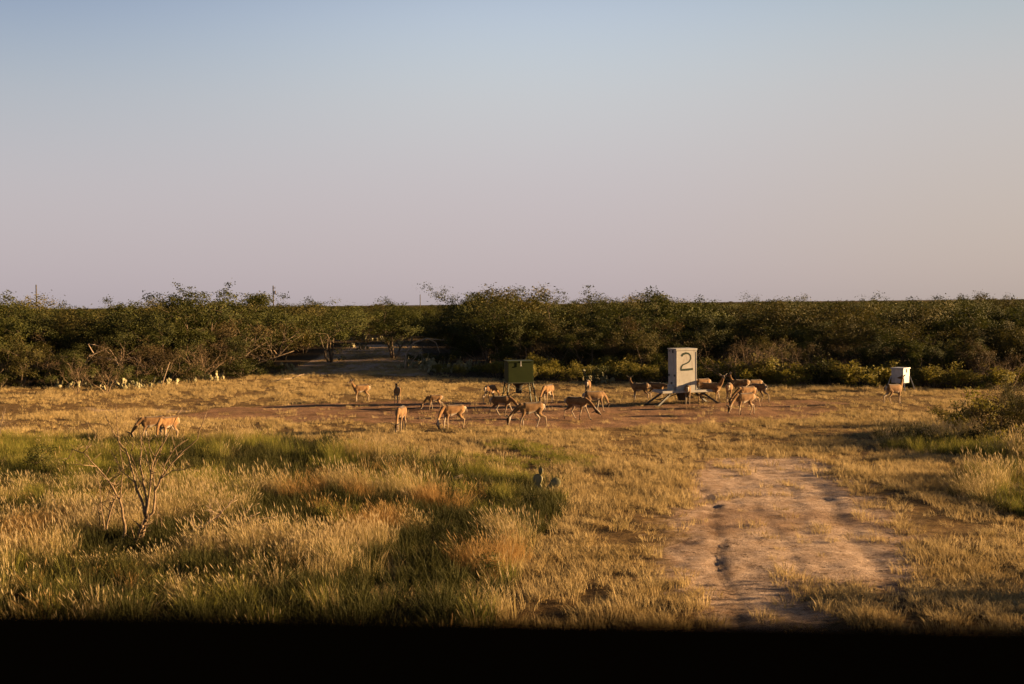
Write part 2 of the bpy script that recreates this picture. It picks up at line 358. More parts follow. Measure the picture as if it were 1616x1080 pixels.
# ------------------------------------------------------------------ grass
PROTO = bpy.data.collections            # prototype plants live in collections outside the scene, only scattered "stuff" uses them
def blades_mesh(name, rs, n, rad, h0, h1, w, lean, heads, mat, curl=0.35, wind=0.25):
    g_ = np.random.default_rng(rs); V, F, T = [], [], []; b = 0
    for i in range(n):
        a = g_.uniform(0, 2 * math.pi); r = rad * math.sqrt(g_.uniform()); x, y = r * math.cos(a), r * math.sin(a)
        h = g_.uniform(h0, h1); out = g_.uniform(0.2, 1) * lean; dx, dy = math.cos(a) * out - wind * g_.uniform(0.2, 1), math.sin(a) * out
        yaw = g_.uniform(0, math.pi); ux, uy = math.cos(yaw) * w / 2, math.sin(yaw) * w / 2
        seg = 3; tint = g_.uniform(0, 0.5)
        head = g_.uniform() < heads
        for s in range(seg + 1):
            t = s / seg; k = t + curl * t * t; px, py = x + dx * h * k * t, y + dy * h * k * t; z = h * (t - 0.25 * out * t * t)
            wd = (1 - 0.85 * t); 
            V += [(px - ux * wd, py - uy * wd, z), (px + ux * wd, py + uy * wd, z)]; T += [tint * (0.4 + 0.6 * t)] * 2
        F += [(b + 2 * s, b + 2 * s + 1, b + 2 * s + 3, b + 2 * s + 2) for s in range(seg)]; b += 2 * (seg + 1)
        if head:                                            # a plump seed head: two crossed spindles
            L = g_.uniform(0.08, 0.15); ex, ey = dx * 1.6 - wind * 0.6, dy * 1.6; q = math.sqrt(ex * ex + ey * ey + 1); e = (ex / q * L, ey / q * L, L / q)
            for (vx, vy) in ((1, 0), (0, 1)):
                hw = 0.008
                V += [(px, py, z), (px + e[0] * .5 + vx * hw, py + e[1] * .5 + vy * hw, z + e[2] * .5), (px + e[0], py + e[1], z + e[2]), (px + e[0] * .5 - vx * hw, py + e[1] * .5 - vy * hw, z + e[2] * .5)]
                T += [1.0] * 4; F.append((b, b + 1, b + 2, b + 3)); b += 4
    return mesh_np(name, V, [np.array(F)], mat, False, dict(tint=T))
def proto_set(cname, meshes):
    c = PROTO.new(cname)
    for i, me in enumerate(meshes):
        o = bpy.data.objects.new(f'{cname}_{i}', me); c.objects.link(o)
    return c
def scatter(name, label, cat, P, rot, scl, idx, coll):
    me = bpy.data.meshes.new(name); n = len(P); me.vertices.add(n); me.vertices.foreach_set('co', np.asarray(P, np.float32).ravel())
    for nm, ty, arr, key in (('rot', 'FLOAT_VECTOR', rot, 'vector'), ('scl', 'FLOAT_VECTOR', scl, 'vector')):
        a = me.attributes.new(nm, ty, 'POINT'); a.data.foreach_set(key, np.asarray(arr, np.float32).ravel())
    a = me.attributes.new('pick', 'INT', 'POINT'); a.data.foreach_set('value', np.asarray(idx, np.int32))
    o = link(name, me); tag(o, label, cat, kind='stuff')
    ng = bpy.data.node_groups.new(name + '_scatter', 'GeometryNodeTree')
    ng.interface.new_socket('Geometry', in_out='INPUT', socket_type='NodeSocketGeometry'); ng.interface.new_socket('Geometry', in_out='OUTPUT', socket_type='NodeSocketGeometry')
    gi = ng.nodes.new('NodeGroupInput'); go = ng.nodes.new('NodeGroupOutput'); ip = ng.nodes.new('GeometryNodeInstanceOnPoints')
    ci = ng.nodes.new('GeometryNodeCollectionInfo'); ci.inputs['Collection'].default_value = coll; ci.inputs['Separate Children'].default_value = True; ci.inputs['Reset Children'].default_value = True
    ip.inputs['Pick Instance'].default_value = True
    def na(nm, ty):
        q = ng.nodes.new('GeometryNodeInputNamedAttribute'); q.data_type = ty; q.inputs['Name'].default_value = nm; return q.outputs['Attribute']
    er = ng.nodes.new('FunctionNodeEulerToRotation')
    L = ng.links.new
    L(gi.outputs[0], ip.inputs['Points']); L(ci.outputs[0], ip.inputs['Instance']); L(na('pick', 'INT'), ip.inputs['Instance Index'])
    L(na('rot', 'FLOAT_VECTOR'), er.inputs[0]); L(er.outputs[0], ip.inputs['Rotation']); L(na('scl', 'FLOAT_VECTOR'), ip.inputs['Scale']); L(ip.outputs[0], go.inputs[0])
    md = o.modifiers.new('scatter', 'NODES'); md.node_group = ng
    return o
RNG = np.random.default_rng(42)
def candidates(dens, y0, y1, margin=3.0):
    """random ground points in the strip the photo can see, dens(y) per square metre"""
    out = []
    e = np.linspace(y0, y1, 24)
    for a, b in zip(e[:-1], e[1:]):
        w = b * 0.46 + margin; n = int(2 * w * (b - a) * dens((a + b) / 2))
        out.append(np.stack([RNG.uniform(-w, w, n), RNG.uniform(a, b, n)], 1))
    p = np.concatenate(out); return p[:, 0], p[:, 1]
def do_scatter(name, label, cat, x, y, keep, coll, nproto, s0, s1, sz=None, flat=0.25):
    x, y = x[keep], y[keep]; n = len(x)
    P = np.stack([x, y, height(x, y) - 0.01], 1)
    rot = np.stack([RNG.normal(0, 0.08, n), RNG.normal(0, 0.08, n), RNG.uniform(-0.6, 0.6, n) + np.where(RNG.uniform(size=n) < flat, math.pi, 0)], 1)
    s = RNG.uniform(s0, s1, n); zz = s * RNG.uniform(0.75, 1.25, n)
    if sz is not None: zz = zz * sz[keep]
    return scatter(name, label, cat, P, rot, np.stack([s, s, zz], 1), RNG.integers(0, nproto, n), coll)

c_gold = proto_set('golden_tuft', [blades_mesh('golden_tuft', 10 + i, 60, 0.20, 0.22, 0.60, 0.008, 0.32, 0.22, M['gold']) for i in range(4)])
c_rust = proto_set('rusty_tuft', [blades_mesh('rusty_tuft', 20 + i, 60, 0.20, 0.18, 0.48, 0.007, 0.45, 0.12, M['orange'], 0.5) for i in range(4)])
c_green = proto_set('green_tuft', [blades_mesh('green_tuft', 30 + i, 60, 0.20, 0.22, 0.52, 0.009, 0.30, 0.06, M['green'], 0.4, 0.15) for i in range(4)])
c_deep = proto_set('dark_green_tuft', [blades_mesh('dark_green_tuft', 40 + i, 46, 0.18, 0.15, 0.42, 0.014, 0.45, 0.0, M['deep'], 0.5, 0.1) for i in range(3)])
c_turf = proto_set('short_tuft', [blades_mesh('short_tuft', 50 + i, 34, 0.17, 0.05, 0.15, 0.011, 0.7, 0.0, M['turf'], 0.5, 0.1) for i in range(4)])

x, y = candidates(lambda d: 26 if d < 26 else 17, 12.5, 42)
tall = zone(x, y, Z_TALL, 0.6, 15); grn = zone(x, y, Z_GREEN, 1.2, 25, 0.5) | zone(x, y, Z_GREEN2, 0.5, 26)
opn = zone(x, y, Z_OPEN, 0.8, 27); n1 = fbm(x * 0.42, y * 0.42, 71, 3); n2 = fbm(x * 0.8, y * 0.6, 73, 3); u = RNG.uniform(size=len(x))
gap = sm(0.43, 0.55, fbm(x * 0.6, y * 0.5, 75, 3))          # thin spots between stands
rust_n = n2 > 0.58
hh = 0.65 + 0.7 * fbm(x * 0.35, y * 0.35, 79, 2)
rt = zone(x, y, Z_RIGHT, 0.8, 33) | zone(x, y, Z_RIGHT2, 0.5, 34)
pgreen = np.where(grn, 0.95, sm(0.50, 0.62, n1) * 0.75)
drk = zone(x, y, Z_DARK, 0.5, 29); dens = np.where(opn, 0.12, gap); dens = np.where(drk, dens * 0.32, dens); pgreen = np.where(drk, 0.6, pgreen); isg = u < pgreen; rust = ~isg & rust_n
sxy = G(212, 868); lowb = np.exp(-((x - sxy[0]) / 1.0) ** 4 - ((y - sxy[1] + 0.9) / 1.5) ** 4); hh = hh * (1 - 0.6 * lowb); dens = dens * (1 - 0.3 * lowb)
keepn = RNG.uniform(size=len(x)) < dens
do_scatter('golden_grass', 'tall golden seed-headed grass standing in the left foreground', 'grass', x, y, (tall & ~isg & ~rust & keepn) | (rt & ~isg & (n1 > 0.42) & keepn), c_gold, 4, 0.7, 1.15, hh)
do_scatter('rusty_grass', 'rust-orange wispy grass among the golden stands', 'grass', x, y, (tall & rust & keepn), c_rust, 4, 0.7, 1.1, hh)
do_scatter('green_grass', 'lush green grass in the left middle and along low arcs', 'grass', x, y, (tall & isg & keepn) | ((zone(x, y, Z_ARC1, 0.3, 35) | zone(x, y, Z_ARC2, 0.3, 36)) & (u < 0.8)) | (rt & (n1 < 0.5) & (u < 0.5)), c_green, 4, 0.6, 1.0, np.where(tall | rt, hh, 0.4))
do_scatter('dark_weeds', 'dark green weeds filling hollows between the grass stands', 'weeds', x, y, (tall & ((dens < 0.75) | opn) & (u < 0.6)) | (tall & drk & (u < 0.65)) | (rt & (u < 0.3)), c_deep, 3, 0.7, 1.2)
x, y = candidates(lambda d: 46 if d < 24 else (34 if d < 34 else (20 if d < 48 else (11 if d < 80 else 5))), 12.5, 125, 4)
tall = zone(x, y, Z_TALL, 0.4, 15); trk = zone(x + RNG.normal(0, .35, x.shape), y + RNG.normal(0, .5, x.shape), Z_TRACK, 0.6, 5); band = zone(x, y, Z_BAND, 1.0, 9, 0.5); u = RNG.uniform(size=len(x))
PXs, PYs = proj(x, y); inb = (PYs < edge_y(PXs) - 1) & ~inpoly(x, y, Z_LANE)
n1 = fbm(x * 0.8, y * 0.5, 81, 4); nb = fbm(x * 0.25, y * 0.25, 85, 2)
cover = sm(0.43, 0.55, n1 + 0.3 * (nb - 0.5)) * 0.85 + 0.13
cover = np.where(trk, cover * 0.04 * (1 + 6 * (fbm(x, y, 87, 2) > 0.66)), cover); cover = np.where(band, cover * 0.10, cover)
rutd = np.minimum(dist_line(x, y, RUT_L), dist_line(x, y, RUT_R)); cover = np.where(rutd < 0.25, cover * 0.1, cover)
big = (u < 0.012) & ~tall & ~trk & ~band & ~inb
do_scatter('scattered_tufts', 'larger scattered golden tufts standing out of the cropped grass', 'grass', x, y, big, c_gold, 4, 0.5, 0.9, np.full(len(x), 0.55))
do_scatter('short_dry_grass', 'cropped straw-coloured grass over the clearing', 'grass', x, y, (u < cover) & ~(tall & (u > 0.15)) & ~inb, c_turf, 4, 0.75, 1.35, 0.6 + 0.9 * nb)

# ------------------------------------------------------------------ trees and brush
def grow(rs, H, spread, stems, levels=3, wig=0.16, up=0.5, kids=(3, 5)):
    """branch skeleton: list of (points, radii, level)"""
    r = random.Random(rs); out = []
    def branch(p, d, L, rad, lv):
        pts = [p.copy()]; rr = [rad]; n = 5 if lv < 2 else 4
        for i in range(n):
            d = (d + Vector((r.gauss(0, wig), r.gauss(0, wig), r.gauss(0, wig) + 0.04 * up))).normalized()
            p = p + d * (L / n); pts.append(p.copy()); rr.append(rad * (1 - 0.72 * (i + 1) / n))
        out.append((pts, rr, lv))
        if lv < levels:
            for c in range(r.randint(*kids)):
                t = r.uniform(0.3, 1.0); i = min(int(t * n), n - 1); q = pts[i].lerp(pts[i + 1], t * n - i)
                e = (pts[i + 1] - pts[i]).normalized(); s = Vector((r.gauss(0, 1), r.gauss(0, 1), r.gauss(0.25, 0.6))).normalized()
                branch(q, (e * 0.55 + s * 0.75).normalized(), L * r.uniform(0.42, 0.66), rr[i] * 0.6, lv + 1)
    for k in range(stems):
        a = 2 * math.pi * (k + r.uniform(-0.3, 0.3)) / stems; ln = r.uniform(0.15, 1.0) * spread
        d = Vector((math.cos(a) * ln, math.sin(a) * ln, 1)).normalized()
        branch(Vector((math.cos(a) * 0.08, math.sin(a) * 0.08, -0.1)), d, H * r.uniform(0.5, 0.68), H * 0.016, 0)
    zm = float(np.percentile([p.z for pts, _, lv in out if lv >= 2 for p in pts], 99)) * 1.04; k = H / zm
    for pts, rr, lv in out:
        for p in pts: p *= k
    return out
def leaf_mesh(name, sk, rs, n, size, jit, mat, lvmin=1, low=0.0, asp=0.42):
    g_ = np.random.default_rng(rs); segs = [(a, b) for pts, rr, lv in sk if lv >= lvmin for a, b in zip(pts[:-1], pts[1:]) if b.z > low]
    A = np.array([tuple(a) for a, b in segs]); B = np.array([tuple(b) for a, b in segs]); wgt = np.linalg.norm(B - A, axis=1); 
    nc = int(n * 0.72); tips = np.array([tuple(pts[-1]) for pts, rr, lv in sk if lv >= 2 and pts[-1].z > low])
    cz = tips[g_.choice(len(tips), max(6, n // 75))]; sz = g_.uniform(0.7, 1.7, (len(cz), 1)) * jit * 1.15      # foliage gathers in clumps at the branch ends
    wz = (sz[:, 0] ** 2); k = g_.choice(len(cz), nc, p=wz / wz.sum()); C1 = cz[k] + g_.normal(0, 1, (nc, 3)) * sz[k] * np.array([1.15, 1.15, 0.8])
    pk = g_.choice(len(A), n - nc, p=wgt / wgt.sum()); t = g_.uniform(0, 1, (n - nc, 1)); C2 = A[pk] * (1 - t) + B[pk] * t + g_.normal(0, jit, (n - nc, 3))
    C = np.concatenate([C1, C2])
    C[:, 2] = np.maximum(C[:, 2], 0.02)
    ctr = np.array([0, 0, C[:, 2].max() * 0.5]); N = (C - ctr); N /= np.linalg.norm(N, axis=1, keepdims=True) + 1e-6
    N = N * 0.9 + g_.normal(0, 0.5, (n, 3)); N /= np.linalg.norm(N, axis=1, keepdims=True)
    U = np.cross(N, g_.normal(0, 1, (n, 3))); U /= np.linalg.norm(U, axis=1, keepdims=True); Wv = np.cross(N, U)
    L = (size * g_.uniform(0.6, 1.5, (n, 1))); wd = L * asp
    V = np.stack([C - U * L / 2, C + Wv * wd / 2, C + U * L / 2, C - Wv * wd / 2], 1).reshape(-1, 3)
    tint = np.repeat(np.clip(g_.beta(1.2, 3.0, n), 0, 1), 4)
    return mesh_np(name, V, [np.arange(4 * n).reshape(-1, 4)], mat, False, dict(tint=tint))
def skel_mesh(name, sk, mat, lvmax=2, k=5):
    return tubes_mesh(name, [(p, r) for p, r, lv in sk if lv <= lvmax], mat, k)
KIND = {}
def kind(key, n, H, spread, stems, leaves, size, jit, leafmat, bark='bark', levels=3, **kw):
    lst = []
    for i in range(n):
        sk = grow(hash(key) % 1000 if False else sum(map(ord, key)) * 7 + i * 31, H, spread, stems + (i % 2), levels, **kw)
        tr = skel_mesh(key + '_trunk', sk, M[bark], 3 if key == 'bare' else 2)
        cr = leaf_mesh(key + '_crown', sk, i + 3, leaves, size, jit, M[leafmat]) if leaves else None
        lst.append((tr, cr))
    KIND[key] = (lst, H)
kind('dark', 5, 4.6, 0.85, 4, 10500, 0.125, 0.12, 'leaf_dark')
kind('olive', 4, 4.2, 0.9, 5, 9000, 0.12, 0.12, 'leaf_olive')
kind('airy', 3, 5.2, 0.45, 3, 6500, 0.12, 0.12, 'leaf_dark')
kind('brown', 4, 3.4, 0.95, 6, 4200, 0.10, 0.11, 'leaf_brown')
M['twig'] = mat_bark('brown_grey_twigs', (0.10, 0.065, 0.035), (0.30, 0.21, 0.13))
kind('bare', 3, 4.0, 0.75, 4, 500, 0.09, 0.12, 'leaf_brown', 'twig', kids=(3, 5))
kind('bush', 4, 1.15, 1.1, 7, 1900, 0.10, 0.08, 'leaf_yellow', kids=(2, 4))
kind('scrub', 3, 1.5, 1.1, 6, 1700, 0.11, 0.10, 'leaf_dark', kids=(2, 4))
def plant(name, key, v, loc, H, rz, label, cat, group, fat=1.0):
    if cat in ('tree', 'bush') and 'front' not in label: fat *= rnd.choice((.8, .95, 1.1, 1.25))
    lst, H0 = KIND[key]; tr, cr = lst[v % len(lst)]
    root = empty(name, loc, rz); s = H / H0; root.scale = (s * fat, s * fat, s)
    tag(root, label, cat, group)
    link('trunk', tr, root)
    if cr: link('crown', cr, root)
    return root
SKY = [(-700, 476), (0, 476), (60, 481), (115, 487), (150, 486), (180, 478), (250, 477), (330, 470), (380, 468), (430, 476), (470, 470), (520, 463), (560, 465), (578, 476), (595, 475), (620, 465), (645, 463), (668, 474), (690, 471), (715, 461), (750, 459), (795, 452), (812, 460), (850, 452), (872, 466), (892, 478), (912, 478), (935, 469), (960, 472), (1010, 464), (1050, 472), (1080, 471), (1110, 477), (1200, 478), (1230, 465), (1255, 475), (1340, 468), (1400, 474), (1500, 473), (1580, 468), (1620, 471), (2300, 474)]
def sky_y(px): return float(np.interp(px, [p[0] for p in SKY], [p[1] for p in SKY]))
ZONES = [(470, 'behind the left prickly pear row'), (660, 'around the grassy lane'), (900, 'behind the green feeder'), (1130, 'between the two tall feeders'), (1330, 'right of the tower feeder'), (9999, 'behind the small white feeder')]
def zone_name(px): return next(n for lim, n in ZONES if px < lim)
NAMES = dict(dark=('mesquite_tree', 'dark green dense mesquite'), olive=('brush_tree', 'olive green spreading brush tree'), airy=('slender_tree', 'tall airy tree with open crown'), brown=('brown_bush', 'brownish half-bare thorn bush'), bare=('bare_thorn_tree', 'leafless grey thorn tree'))
ntree = 0
def put_tree(px, Y, H, key, extra=''):
    global ntree
    H *= (.93 if px < 1130 else .87) if key != 'bare' else .8; X = (px - 808) / FPX * Y * 1.0; nm, lb = NAMES[key]; zn = zone_name(px)
    plant(nm, key, rnd.randrange(9), (X, Y, hz(X, Y)), H, rnd.uniform(0, 6.28), f'{lb} {extra}{zn}', 'tree' if key != 'brown' else 'bush', f'{lb} {extra}{zn}', rnd.uniform(0.95, 1.3)); ntree += 1
def lane_clear(px, Y):
    X = (px - 808) / FPX * Y; lx = G(575, 545)
    py = float(proj(np.array([X]), np.array([Y]))[1][0])
    if py > 541:
        lo = np.interp(py, [541, 553, 575, 592], [560, 535, 490, 445]); hi = np.interp(py, [541, 560, 590], [650, 652, 662]); return not (lo - 45 < px < hi + (100 if py > 555 else 60))
    return True
# front row, then rows behind rising to the skyline
for row, (back, step, hk) in enumerate([(3.2, 44, 0.60), (7.5, 46, 0.84), (13, 40, 1.0), (21, 40, 1.02), (32, 40, 1.02), (44, 42, 1.02)]):
    px = -130 + rnd.uniform(0, 20)
    while px < 1760:
        X, Y0 = G(px, float(edge_y(px)) - (0 if px < 650 else 6)); Y = Y0 + back + rnd.uniform(-1.8, 2.6)
        if lane_clear(px, Y):
            top = at_depth(px, sky_y(px), Y).z
            H = top * hk * rnd.uniform(0.88, 1.03) if row < 2 else top * (1.10 if rnd.random() < 0.3 else 1.0) * rnd.uniform(0.88, 1.06)
            w = rnd.random()
            if row == 0: key = 'brown' if w < 0.25 else ('olive' if w < 0.55 else ('bare' if w < 0.64 else 'dark'))
            elif row == 1: key = 'dark' if w < 0.45 else ('olive' if w < 0.82 else ('brown' if w < .92 else 'bare'))
            else: key = 'dark' if w < 0.6 else ('olive' if w < 0.85 else 'airy')
            if 660 < px < 900: H *= .95
            put_tree(px, Y, max(2.0, H), key, ['at the front, ', 'in second rank, ', '', '', '', ''][row])
        px += step * rnd.uniform(0.75, 1.25)
for px, Y, H, key in [(795, 78, 6.0, 'airy'), (850, 80, 6.0, 'airy'), (1230, 84, 5.5, 'dark'), (1345, 80, 5.3, 'bare'), (1010, 82, 5.4, 'airy'), (620, 100, 5.5, 'airy'), (522, 95, 5.5, 'airy'),
                      (1165, 64, 3.3, 'bare'), (1195, 63.5, 3.6, 'bare'), (1225, 65, 3.4, 'bare'), (1250, 66, 2.6, 'bare'), (1575, 60, 2.4, 'bare'), (1595, 60.5, 2.6, 'bare'), (120, 62, 2.6, 'bare'), (165, 62, 2.2, 'bare')]:
    put_tree(px, Y, H * .95, key, 'standing out ')
# low yellow-green shrubs and dark scrub along the front
def low(px, py, H, key, grp=None):
    X, Y = G(px, py); nm, lb = ('yellow_green_shrub', 'low yellow-green shrub') if key == 'bush' else ('dark_scrub', 'low dark green scrub bush')
    zn = zone_name(px); plant(nm, key, rnd.randrange(9), (X, Y, hz(X, Y)), H, rnd.uniform(0, 6.28), f'{lb} at the brush foot {zn}', 'shrub', f'{lb} {zn}', rnd.uniform(1.0, 1.4))
for i in range(34): low(690 + i * 13 + rnd.uniform(-8, 8), (590 if i < 7 else 596) + (i * 0.3 if i < 30 else 9) + rnd.uniform(-7, 3), rnd.uniform(0.45, 0.7) if i < 7 else rnd.uniform(0.7, 1.35), 'bush' if i % 5 else 'scrub')
for i in range(30): low(1110 + i * 17.5 + rnd.uniform(-8, 8), 606 + i * 0.2 + rnd.uniform(-8, 3), rnd.uniform(0.8, 1.5), 'bush' if rnd.random() < 0.6 else 'scrub')
for i in range(30): low(-60 + i * 17 + rnd.uniform(-8, 8), float(edge_y(-60 + i * 17)) - rnd.uniform(0, 7), rnd.uniform(0.6, 1.3), 'scrub')
for i in range(7): low(650 + i * 12, 574 + rnd.uniform(-6, 4), rnd.uniform(0.6, 1.0), 'scrub')
# shrubs in the right foreground
for px, py, H, key in [(1548, 682, 1.3, 'bush'), (1580, 690, 1.3, 'brown'), (1615, 698, 1.6, 'olive'), (1512, 684, 0.8, 'bush'), (1600, 668, 1.5, 'olive'), (1650, 690, 1.7, 'olive'), (1478, 700, .55, 'scrub'), (1565, 668, 1.5, 'brown'), (1630, 720, 1.0, 'bush'), (1545, 700, .7, 'scrub'), (1500, 672, .7, 'bush')]:
    X, Y = G(px, py); plant('grassland_bush', key, rnd.randrange(9), (X, Y, hz(X, Y)), H, rnd.uniform(0, 6.28), 'loose olive bush in the tall grass at the right edge', 'bush', 'bushes in the right hand grass', 1.0)
for X, Y, H, key in [(12.5, 16.2, 2.6, 'brown'), (17.5, 17.2, 2.8, 'airy'), (13.2, 18.2, 1.7, 'scrub'), (27, 30.0, 3.4, 'airy'), (25, 40.2, 1.9, 'brown')]:
    plant('roadside_bush', key, rnd.randrange(9), (X, Y, hz(X, Y)), H, rnd.uniform(0, 6.28), 'brush just outside the right edge of the photo whose shade crosses the grass', 'bush', 'brush outside the right edge')
for px, py, H, lb in [(62, 750, .75, 'dark leafy bush sunk in the green grass near the left edge'), (772, 912, .4, 'small dark weed clump in a hollow of the golden grass'), (715, 805, .42, 'dark weed clump in the grass left of the lone cactus')]:
    X, Y = G(px, py); plant('dark_scrub', 'scrub', 1, (X, Y, hz(X, Y)), H, 1.0, lb, 'bush', None, 1.3)
# the thicket that runs on behind, to the horizon: nobody could count it
c_far = proto_set('far_brush', [])
for i, key in enumerate(['dark', 'olive', 'dark', 'brown', 'olive']):
    o = bpy.data.objects.new(f'far_brush_{i}', KIND[key][0][i % 3][1]); c_far.objects.link(o)
n = 2600; yy = 105 + (RNG.uniform(size=n) ** 1.7) * 900; xx = RNG.uniform(-1, 1, n) * (yy * 0.52 + 12)
pq = proj(xx, yy)[0]; kk = ~((yy < 138) & (pq > 500) & (pq < 705)); xx, yy = xx[kk], yy[kk]; n = len(xx)
s = RNG.uniform(0.70, 0.98, n); s = np.where(RNG.uniform(size=n) < 0.05, s * 1.25, s)
scatter('distant_thicket', 'unbroken dark thornbrush running back to the flat horizon', 'thicket', np.stack([xx, yy, height(xx, yy) - 0.2], 1), np.stack([np.zeros(n), np.zeros(n), RNG.uniform(0, 6.28, n)], 1), np.stack([s * 1.4, s * 1.4, s * np.where(yy > 300, 0.98, 1.0)], 1), RNG.integers(0, 5, n), c_far)

# ------------------------------------------------------------------ prickly pears
def mat_cactus():
    m, t, b = new_mat('prickly_pear_skin'); matte(b, 0.6, 0.3)
    co = node(t, 'ShaderNodeTexCoord').outputs['Object']
    vo = node(t, 'ShaderNodeTexVoronoi'); vo.inputs['Scale'].default_value = 22; t.links.new(co, vo.inputs['Vector'])
    c = mixc(t, ramp(t, noise(t, 3, 3, 0.6, co), 0.35, 0.65), (0.11, 0.105, 0.035), (0.29, 0.235, 0.115))
    c = mixc(t, ramp(t, vo.outputs['Distance'], 0.16, 0.05), c, (0.5, 0.42, 0.25)); t.links.new(c, b.inputs['Base Color'])
    return m
M['cactus'] = mat_cactus()
def pads_mesh(name, pads):
    """pads: (base point, axis, normal, length, width)"""
    V, F = [], []; b = 0; nu, nv = 10, 7
    for p, ax, nr, L, Wd in pads:
        ax = Vector(ax).normalized(); nr = Vector(nr); nr = (nr - ax * nr.dot(ax)).normalized(); sd = ax.cross(nr); c = Vector(p) + ax * (L * 0.48)
        for i in range(nv + 1):
            th = math.pi * i / nv
            for j in range(nu):
                ph = 2 * math.pi * j / nu; k = 1 - 0.18 * math.cos(th) * -1
                q = c - ax * (math.cos(th) * L / 2) + sd * (math.sin(th) * math.cos(ph) * Wd / 2 * (1 - 0.2 * math.cos(th))) + nr * (math.sin(th) * math.sin(ph) * 0.022)
                V.append(tuple(q))
        for i in range(nv):
            for j in range(nu): F.append((b + i * nu + j, b + i * nu + (j + 1) % nu, b + (i + 1) * nu + (j + 1) % nu, b + (i + 1) * nu + j))
        b += (nv + 1) * nu
    return mesh_np(name, V, [np.array(F)], M['cactus'], True)
def pear_cluster(rs, n, face=None):
    r = random.Random(rs); pads = [((-.95, 0, -.07), (1, 0, 0), (0, 0, 1), 1.9, 1.9)]      # the buried rootstock all pads grow from
    ready = []
    for i in range(max(4, n // 2)):
        a = r.uniform(0, 6.28); q = r.uniform(0, 0.95); ax = Vector((r.gauss(0, .3), r.gauss(0, .3), 1)); nr = Vector((math.cos(a), math.sin(a), 0)) if face is None else Vector(face); L = r.uniform(.2, .3)
        pads.append((Vector((q * math.cos(a * 3), q * math.sin(a * 3), -0.03)), ax, nr, L, L * .8)); ready.append(pads[-1])
    while len(pads) < n:
        p, ax, nr, L, w = r.choice(ready); ax = ax.normalized(); nn = (nr - ax * nr.dot(ax)).normalized(); sd = ax.cross(nn); k = r.uniform(-0.8, 0.8)
        base = p + ax * L * (0.9 - 0.25 * abs(k)) + sd * (k * w * 0.42)
        if base.z > 0.5: continue
        pads.append((base, ax + sd * k + Vector((0, 0, .4)) + nn * r.gauss(0, .2), nn + sd * r.gauss(0, .5 if face is None else .1), r.uniform(.17, .26), r.uniform(.14, .2))); ready.append(pads[-1])
    return pads_mesh('prickly_pear', pads)
PEARS = [pear_cluster(200 + i, 14 + 3 * i) for i in range(5)]
DARKPEAR = pear_cluster(300, 16, (-.4, -1, 0))
ppz = [(45, 598), (75, 604), (95, 610), (112, 611), (135, 606), (158, 612), (170, 606), (190, 611), (212, 609), (226, 611), (240, 609), (262, 606), (275, 600), (288, 565), (300, 566), (305, 602), (330, 600), (347, 597), (362, 588), (375, 584), (390, 582), (402, 590), (448, 590), (462, 582), (588, 534), (598, 536), (612, 538), (622, 537), (632, 539), (640, 541), (555, 545), (572, 548), (644, 574), (652, 576), (660, 572), (668, 580), (680, 577), (690, 581), (700, 576), (708, 583), (716, 579), (724, 574), (740, 580), (752, 579), (940, 600), (952, 600), (935, 598)]
for i, (px, py) in enumerate(ppz):
    X, Y = G(px, py + 3.5); zn = 'in the long row under the brush at left' if px < 470 else ('at the far end of the grassy lane' if px < 645 else ('in the patch right of the grassy lane' if px < 800 else 'between the two tall feeders'))
    o = link('prickly_pear', PEARS[i % 5], None, (X, Y, hz(X, Y)), rnd.uniform(0, 6.28)); k = rnd.uniform(0.8, 1.2) * (1.35 if py < 584 else 1); o.scale = (k, k, k)
    tag(o, f'pale prickly pear cactus clump {zn}', 'cactus', f'prickly pears {zn}')
for px, py, k, lb in []:
    X, Y = G(px, py); o = link('prickly_pear', DARKPEAR, None, (X, Y, hz(X, Y)), 0); o.scale = (k, k, k); tag(o, lb, 'cactus')
fx, fy = G(856, 782)
nf = (-.35, -1, 0)
fp = [((-.32, .05, -.07), (1, 0, 0), (0, 0, 1), .64, .4), ((-.12, 0, -.05), (0.02, 0, 1), nf, .28, .22), ((-.12, 0, .14), (.06, .05, 1), nf, .30, .25), ((-.05, 0, .40), (.14, 0, 1), nf, .2, .12), ((0.12, 0, -.03), (.5, 0, 1), nf, .24, .16), ((.2, .0, .14), (.9, .1, .5), nf, .28, .24), ((-.3, .1, -.1), (-.3, 0, .8), nf, .26, .2)]
o = link('prickly_pear', pads_mesh('prickly_pear_near', fp), None, (fx, fy, hz(fx, fy))); tag(o, 'lone dark prickly pear with upright pads at the edge of the tall grass', 'cactus')

